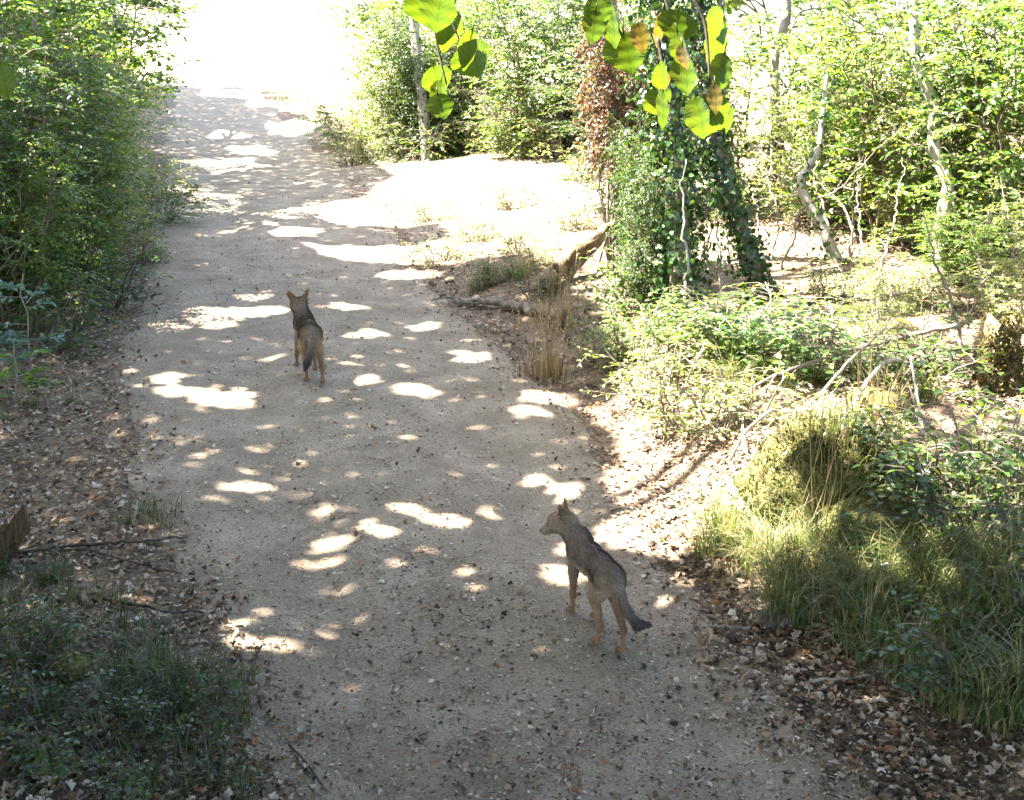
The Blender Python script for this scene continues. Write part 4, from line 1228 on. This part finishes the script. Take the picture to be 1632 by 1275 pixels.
def hanging(label, depth, stems, leaves, seed):
    c = at(stems[0][0][0], stems[0][0][1], depth)
    root = thing('overhanging_branch', label, 'branch', c, 0, 'leafy branches hanging in front of the camera')
    for si, st in enumerate(stems):
        P = np.array([at(a_, b_, depth + .02 * si) - c for a_, b_ in st])
        b = MB(); Q = smooth_line(P, 16); b.tube(Q, np.linspace(.0036, .0016, 16), 6); b.build('stem', M['darktwig'], root, smooth=True)
    for li, (lx, ly, w_, h_, roll, mt) in enumerate(leaves):
        dp = depth + random.uniform(-.06, .06)
        wm = w_ * dp / F * 1.42; hm = h_ * dp / F * 1.12
        rl = rad(roll)
        top = at(lx + math.sin(rl) * h_ * .5, ly - math.cos(rl) * h_ * .5, dp) - c
        o = hazel_leaf(wm, hm, seed * 50 + li, mt, root, top, random.uniform(-.35, .15), random.uniform(.25, .95), -rl * 1.0)
        if mt == 'hazelyellow':
            o['label'] = 'yellowing leaf'
    return root


hz, hy = 'hazel', 'hazelyellow'
hanging('upper left leaf spray hanging over the clearing bushes', 1.85, [[(700, -60), (712, 0), (722, 40), (735, 70)]],
        [(680, 8, 66, 56, 5, hz), (712, 14, 50, 60, -15, hz), (728, 45, 42, 62, -10, hz), (741, 92, 62, 50, 20, hz), (758, 78, 30, 56, -12, hz)], 1)
hanging('small hanging twig with three round leaves at the left', 1.95, [[(690, -60), (694, 60), (704, 105), (712, 135)]],
        [(684, 127, 40, 42, 20, hz), (714, 155, 27, 56, -22, 'hazel'), (694, 168, 34, 36, 12, hz)], 2)
hanging('leaf spray with yellow leaf hanging left of the others at right', 1.8, [[(960, -60), (968, 0), (980, 30), (992, 60)]],
        [(943, 16, 36, 46, 15, hz), (955, 40, 30, 50, -12, hz), (976, 36, 50, 68, -8, hz), (990, 82, 60, 58, 8, hz), (1014, 58, 27, 42, 10, hy)], 3)
hanging('long hanging leafy twig with brown spotted leaves in the middle', 1.75, [[(1055, -60), (1060, 0), (1071, 31), (1086, 62), (1096, 95)], [(1048, 60), (1056, 100), (1053, 130), (1050, 170)]],
        [(1055, 46, 16, 48, 0, hy), (1086, 40, 52, 48, -10, hz), (1074, 76, 36, 48, 15, hz), (1088, 90, 30, 36, 0, hy), (1097, 118, 44, 56, -8, hz), (1040, 120, 36, 40, 30, hz), (1034, 160, 40, 42, 25, hz), (1064, 174, 26, 56, -15, hz), (1062, 128, 14, 26, 0, hy)], 4)
hanging('lowest leafy twig with broad pale leaves at right', 1.7, [[(1090, -50), (1107, 3), (1124, 31), (1129, 86), (1131, 130)]],
        [(1158, 36, 42, 48, -20, hz), (1157, 72, 48, 68, -10, hz), (1136, 40, 30, 50, 10, hz), (1162, 114, 30, 58, -15, hz), (1103, 185, 45, 60, 12, hz), (1115, 165, 30, 42, 15, hy), (1157, 182, 58, 62, -18, hz), (1139, 156, 22, 42, 0, hy), (1180, 190, 16, 40, -30, hz)], 5)
hanging('single leaf hanging at the upper left picture edge', 1.8, [[(-6, -40), (-4, 60), (0, 100)]], [(-2, 126, 30, 52, 5, hz)], 6)

# ------------------------------------------------------------------ wolves
def wolf(label, loc, heading, pose, seed, scale=1.0):
    """implicit body of blended tapered capsules; local +X forward, +Y left"""
    rg = np.random.default_rng(seed)
    prims = []   # a, b, ra, rb, flatten axis, factor, colour, flow

    GREYB = np.array([.26, .205, .16]); DARK = np.array([.05, .042, .040]); RUST = np.array([.25, .145, .07]); TAN = np.array([.34, .23, .14]); PALE = np.array([.48, .39, .29]); LEG = np.array([.28, .165, .088])

    def cap(a, b, ra, rb, col, ax=None, f=1.0):
        prims.append((np.array(a, float), np.array(b, float), ra, rb, None if ax is None else unit(np.array(ax, float)), f, col))
    Y = (0, 1, 0)
    # trunk (laterally narrow)
    cap((-.27, 0, .455), (-.12, 0, .455), .078, .078, GREYB, Y, 1.12)
    cap((-.12, 0, .455), (.06, 0, .43), .076, .090, GREYB, Y, 1.18)
    cap((.06, 0, .425), (.22, 0, .43), .092, .086, GREYB, Y, 1.2)
    cap((.18, 0, .46), (.25, 0, .475), .075, .066, GREYB, Y, 1.2)
    cap((.27, 0, .40), (.25, 0, .46), .055, .06, GREYB)
    hb = np.array(pose.get('headbase', (.40, 0, .585)))
    cap((.23, 0, .46), hb, .075, .056, GREYB)
    # head
    yw, pt = rad(pose.get('headyaw', 0)), rad(pose.get('headpitch', -10))
    Rm = np.array((Matrix.Rotation(yw, 3, 'Z') @ Matrix.Rotation(-pt, 3, 'Y')))

    def hd(p): return hb + Rm @ np.array(p, float)
    def hv(p): return Rm @ np.array(p, float)
    cap(hd((-.01, 0, 0.005)), hd((.06, 0, .015)), .060, .052, RUST * .8 + GREYB * .2, hv((0, 1, 0)), .92)
    cap(hd((.05, .030, -.012)), hd((.0, .036, -.025)), .030, .032, PALE)
    cap(hd((.05, -.030, -.012)), hd((.0, -.036, -.025)), .030, .032, PALE)
    cap(hd((.07, 0, .004)), hd((.165, 0, -.022)), .034, .019, TAN * .8)
    cap(hd((.06, 0, -.022)), hd((.150, 0, -.036)), .022, .013, PALE)
    for sd in (1, -1):
        splay = pose.get('ear', .35)
        e0 = hd((-.005, .034 * sd, .040)); e1 = hd((-.022, (.034 + .095 * splay) * sd, .132))
        cap(e0, e1, .030, .005, RUST if True else DARK, hv((.95, .35 * sd, .2)), 2.4)
    # tail
    tl = [np.array(p, float) for p in pose['tail']]
    rr = [.021, .020, .023, .024, .010][:len(tl)]
    cols = [GREYB, GREYB * .7, DARK * 1.3, DARK, DARK * .8]
    for i in range(len(tl) - 1):
        cap(tl[i], tl[i + 1], rr[i], rr[i + 1], cols[i])
    # legs
    for sd, key in ((1, 'fl'), (-1, 'fr')):
        sx, ex, wx, fx, lz = pose[key]
        y = .062 * sd; yf = pose.get(key + 'y', .052) * sd
        cap((sx, y * .8, .43), (ex, y, .285), .052, .034, GREYB * .6 + LEG * .4, Y, 1.4)
        cap((ex, y, .285), (wx, yf, .135 + lz), .029, .0155, LEG)
        cap((wx, yf, .135 + lz), (fx, yf, .035 + lz), .0135, .0105, LEG)
        cap((fx, yf, .026 + lz), (fx + .045, yf, .016 + lz), .010, .007, LEG * .9)
        for tz in (-.010, .010):
            cap((fx + .035, yf + tz, .016 + lz), (fx + .062, yf + tz * 1.2, .008 + lz), .004, .003, LEG * .7)
    for sd, key in ((1, 'hl'), (-1, 'hr')):
        hx, kx, ox, fx, lz, hz_ = pose[key]
        y = .062 * sd; yf = pose.get(key + 'y', .06) * sd
        cap((hx, y * .75, .435), (kx, y, .30), .068, .042, GREYB * .5 + TAN * .5, Y, 1.35)
        cap((hx - .04, y * .7, .41), (kx - .03, y, .29), .048, .030, TAN, Y, 1.3)
        cap((kx, y, .30), (ox, yf, hz_ + lz), .038, .0165, LEG * .9 + TAN * .1, Y, 1.15)
        cap((ox, yf, hz_ + lz), (fx, yf, .03 + lz), .0135, .0105, LEG)
        cap((fx, yf, .024 + lz), (fx + .045, yf, .014 + lz), .010, .007, LEG * .9)
        for tz in (-.010, .010):
            cap((fx + .035, yf + tz, .016 + lz), (fx + .060, yf + tz * 1.2, .008 + lz), .004, .003, LEG * .7)
    # belly side
    cap((-.10, 0, .415), (.12, 0, .39), .040, .052, TAN * .8)
    lo = np.array([-.62, -.34, -.03]); hi = np.array([.66, .34, .80]); hs = .0075
    nx, ny, nz = [int(c) for c in np.ceil((hi - lo) / hs)]
    gx = lo[0] + hs * np.arange(nx); gy = lo[1] + hs * np.arange(ny); gz = lo[2] + hs * np.arange(nz)

    def dist(p, q):
        a, b, ra, rb, ax, f, _ = q
        v = p - a
        ab = b - a
        if ax is not None:
            v = v + (f - 1) * (v @ ax)[..., None] * ax
            ab = ab + (f - 1) * (ab @ ax) * ax
        t = np.clip((v @ ab) / (ab @ ab), 0, 1)
        return np.linalg.norm(v - t[..., None] * ab, axis=-1) - (ra + (rb - ra) * t)

    acc = np.zeros((nx, ny, nz), np.float32)
    kk = 115.0
    for q in prims:
        m = max(q[2], q[3]) + .07
        a0 = np.minimum(q[0], q[1]) - m; b0 = np.maximum(q[0], q[1]) + m
        i0 = np.maximum(0, ((a0 - lo) / hs).astype(int)); i1 = np.minimum([nx, ny, nz], ((b0 - lo) / hs).astype(int) + 1)
        GX, GY, GZ = np.meshgrid(gx[i0[0]:i1[0]], gy[i0[1]:i1[1]], gz[i0[2]:i1[2]], indexing='ij')
        d = dist(np.stack([GX, GY, GZ], -1), q)
        acc[i0[0]:i1[0], i0[1]:i1[1], i0[2]:i1[2]] += np.exp(-kk * np.clip(d, -.25, .3)).astype(np.float32)
    fld = -np.log(np.maximum(acc, 1e-8)) / kk
    ins = fld < 0
    # surface nets
    c = np.zeros((nx - 1, ny - 1, nz - 1), np.int8)
    corners = [(i, j, k) for i in (0, 1) for j in (0, 1) for k in (0, 1)]
    for (i, j, k) in corners:
        c += ins[i:nx - 1 + i, j:ny - 1 + j, k:nz - 1 + k]
    act = (c > 0) & (c < 8)
    idx = np.full(c.shape, -1, np.int64); cells = np.argwhere(act); idx[act] = np.arange(len(cells))
    sm = np.zeros((len(cells), 3)); ct = np.zeros(len(cells))
    for e0 in corners:
        for axn in range(3):
            if e0[axn] == 0:
                e1 = list(e0); e1[axn] = 1
                f0 = fld[cells[:, 0] + e0[0], cells[:, 1] + e0[1], cells[:, 2] + e0[2]]
                f1 = fld[cells[:, 0] + e1[0], cells[:, 1] + e1[1], cells[:, 2] + e1[2]]
                m = (f0 < 0) != (f1 < 0)
                t = np.where(m, f0 / np.where(m, f0 - f1, 1), 0)
                pt_ = np.array(e0)[None] + t[:, None] * (np.array(e1) - np.array(e0))[None]
                sm += np.where(m[:, None], pt_, 0); ct += m
    V = lo + hs * (cells + sm / ct[:, None])
    Q = []
    for axn in range(3):
        o1, o2 = [(1, 2), (2, 0), (0, 1)][axn]
        sl0 = [slice(1, -1)] * 3; sl0[axn] = slice(0, -1); sl1 = list(sl0); sl1[axn] = slice(1, None)
        A = ins[tuple(sl0)]; B = ins[tuple(sl1)]
        ch = np.argwhere(A != B); flip = A[tuple(ch.T)]
        base = ch + 1; base[:, axn] -= 1
        def cid(d1, d2):
            z = base.copy(); z[:, o1] -= d1; z[:, o2] -= d2
            return idx[z[:, 0], z[:, 1], z[:, 2]]
        q = np.stack([cid(1, 1), cid(0, 1), cid(0, 0), cid(1, 0)], 1)
        q = np.where(flip[:, None], q, q[:, ::-1])
        Q.append(q[(q >= 0).all(1)])
    Q = np.vstack(Q)
    # per-vertex coat colour and hair flow
    ds = np.stack([dist(V, q) for q in prims], 1)
    wt = np.exp(-38 * (ds - ds.min(1, keepdims=True))); wt /= wt.sum(1, keepdims=True)
    col = wt @ np.array([q[6] for q in prims])
    flow = wt @ np.array([unit(q[1] - q[0]) for q in prims])
    head = V @ np.array([1.0, 0, 0]) > .30
    body = (V[:, 0] < .34) & (V[:, 0] > -.34) & (V[:, 2] > .33)
    topw = sst(.44, .54, V[:, 2]) * sst(-.38, -.24, V[:, 0]) * (1 - sst(.20, .38, V[:, 0]))
    col = col * (1 - topw[:, None] * .30) + (DARK * 1.8) * topw[:, None] * .30
    fl_ = flow.copy()
    trunkm = body & (V[:, 2] > .38)
    tb = (sst(.36, .44, V[:, 2]) * body)[:, None]
    fl_ = fl_ * (1 - tb) + np.array([-1, 0, -.3]) * tb
    hm = (V[:, 0] >= .27) & (V[:, 2] > .45)
    fl_[hm] = -(Rm @ np.array([1.0, 0, .1]))
    mott = 1 + .35 * vn(V[:, 0] * 14, V[:, 2] * 14 + V[:, 1] * 9, seed) + .12 * vn(V[:, 0] * 60, V[:, 2] * 60 + V[:, 1] * 30, seed + 1)
    col = col * mott[:, None]
    root = thing('wolf', label, 'wolf', loc, heading, None)
    root.scale = (scale, scale * pose.get('wide', .94), scale * 1.05)
    b = MB(); b.add(V, Q)
    me = b.mesh('body', M['coat'], True)
    at_ = me.attributes.new("coat", 'FLOAT_COLOR', 'POINT')
    at_.data.foreach_set("color", np.concatenate([col, np.ones((len(col), 1))], 1).astype(np.float32).ravel())
    body_o = link('body', me, root)
    nrm = np.zeros(len(V) * 3, np.float32); me.vertices.foreach_get("normal", nrm); nrm = nrm.reshape(-1, 3)
    # fur
    nf = 52000
    i = rg.integers(0, len(V), nf)
    p = V[i] + rg.normal(0, hs * .4, (nf, 3)); nn = nrm[i]
    d = fl_[i] - (np.sum(fl_[i] * nn, 1))[:, None] * nn
    d = unit(d + rg.normal(0, .18, (nf, 3))) + nn * .26
    ln = np.where(V[i, 2] < .30, .012, .026); ln = np.where(V[i, 0] > .40, .012, ln)
    tailm = (V[i, 0] < -.36) & (V[i, 2] > .12); ln = np.where(tailm & (np.abs(V[i, 1]) < .2), np.maximum(ln, .026), ln)
    ln = ln * rg.uniform(.6, 1.2, nf)
    sd_ = unit(np.cross(d, nn)) * .0026
    tip = p + unit(d) * ln[:, None]
    Vf = np.stack([p - sd_, p + sd_, tip], 1).reshape(-1, 3)
    fb = MB(); fb.add(Vf, np.arange(nf * 3).reshape(-1, 3))
    fm = fb.mesh('fur', M['coat'])
    cf = col[i] * rg.uniform(.72, 1.32, (nf, 1))
    at2 = fm.attributes.new("coat", 'FLOAT_COLOR', 'POINT')
    at2.data.foreach_set("color", np.repeat(np.concatenate([cf, np.ones((nf, 1))], 1), 3, 0).astype(np.float32).ravel())
    link('fur', fm, root)

    def ball(name, c, r, mat, sq=(1, 1, 1)):
        n = 12
        th = np.linspace(0, math.pi, 7); ph = np.linspace(0, 2 * math.pi, n, endpoint=False)
        T, Ph = np.meshgrid(th, ph, indexing='ij')
        Vb = np.stack([np.sin(T) * np.cos(Ph) * sq[0], np.sin(T) * np.sin(Ph) * sq[1], np.cos(T) * sq[2]], -1).reshape(-1, 3) * r
        ii = np.arange(6)[:, None] * n; jj = np.arange(n)[None]; k2 = (jj + 1) % n
        bb = MB(); bb.add((Rm @ Vb.T).T + c, np.stack([ii + jj, ii + n + jj, ii + n + k2, ii + k2], -1).reshape(-1, 4))
        bb.build(name, M[mat], root, smooth=True)
    ball('nose', hd((.183, 0, -.020)), .014, 'black', (.8, 1, .8))
    for sd in (1, -1):
        ball('eye', hd((.092, .034 * sd, .022)), .008, 'black')
    return root


# near wolf, standing with its head turned to the left
hind = gp(974, 1045)
A1 = math.atan2(1.0, -.33)
hd_ = np.array([math.cos(A1), math.sin(A1), 0])
c_ = hind + hd_ * .24
wolf('nearer young grey brown wolf walking away with its head turned left', (c_[0], c_[1], float(H(c_[0], c_[1])) + .006), A1,
     dict(headbase=(.38, .045, .53), headyaw=50, headpitch=-20, ear=.32,
          tail=[(-.31, 0, .47), (-.36, -.03, .38), (-.37, -.07, .28), (-.38, -.13, .20), (-.39, -.21, .19)],
          fl=(.22, .18, .20, .21, 0), fr=(.22, .16, .10, .06, .02), hl=(-.24, -.15, -.26, -.22, .015, .15), hr=(-.24, -.19, -.34, -.33, 0, .15)), 3, .80)
hind = gp(500, 612)
A2 = math.atan2(1.0, -.30)
hd_ = np.array([math.cos(A2), math.sin(A2), 0])
c_ = hind + hd_ * .25
wolf('farther young wolf trotting away up the track with ears pricked', (c_[0], c_[1], float(H(c_[0], c_[1])) + .006), A2,
     dict(wide=1.06, headbase=(.385, .02, .555), headyaw=8, headpitch=-14, ear=.66,
          tail=[(-.31, 0, .47), (-.37, .01, .39), (-.39, .03, .30), (-.38, .055, .22), (-.36, .075, .16)],
          fl=(.22, .20, .28, .32, 0), fr=(.22, .15, .06, .0, .03), fly=.075, hl=(-.24, -.14, -.24, -.20, 0, .15), hr=(-.24, -.22, -.38, -.40, .02, .16), hly=.05, hry=.065), 5, .9)

print('objects', len(bpy.data.objects))
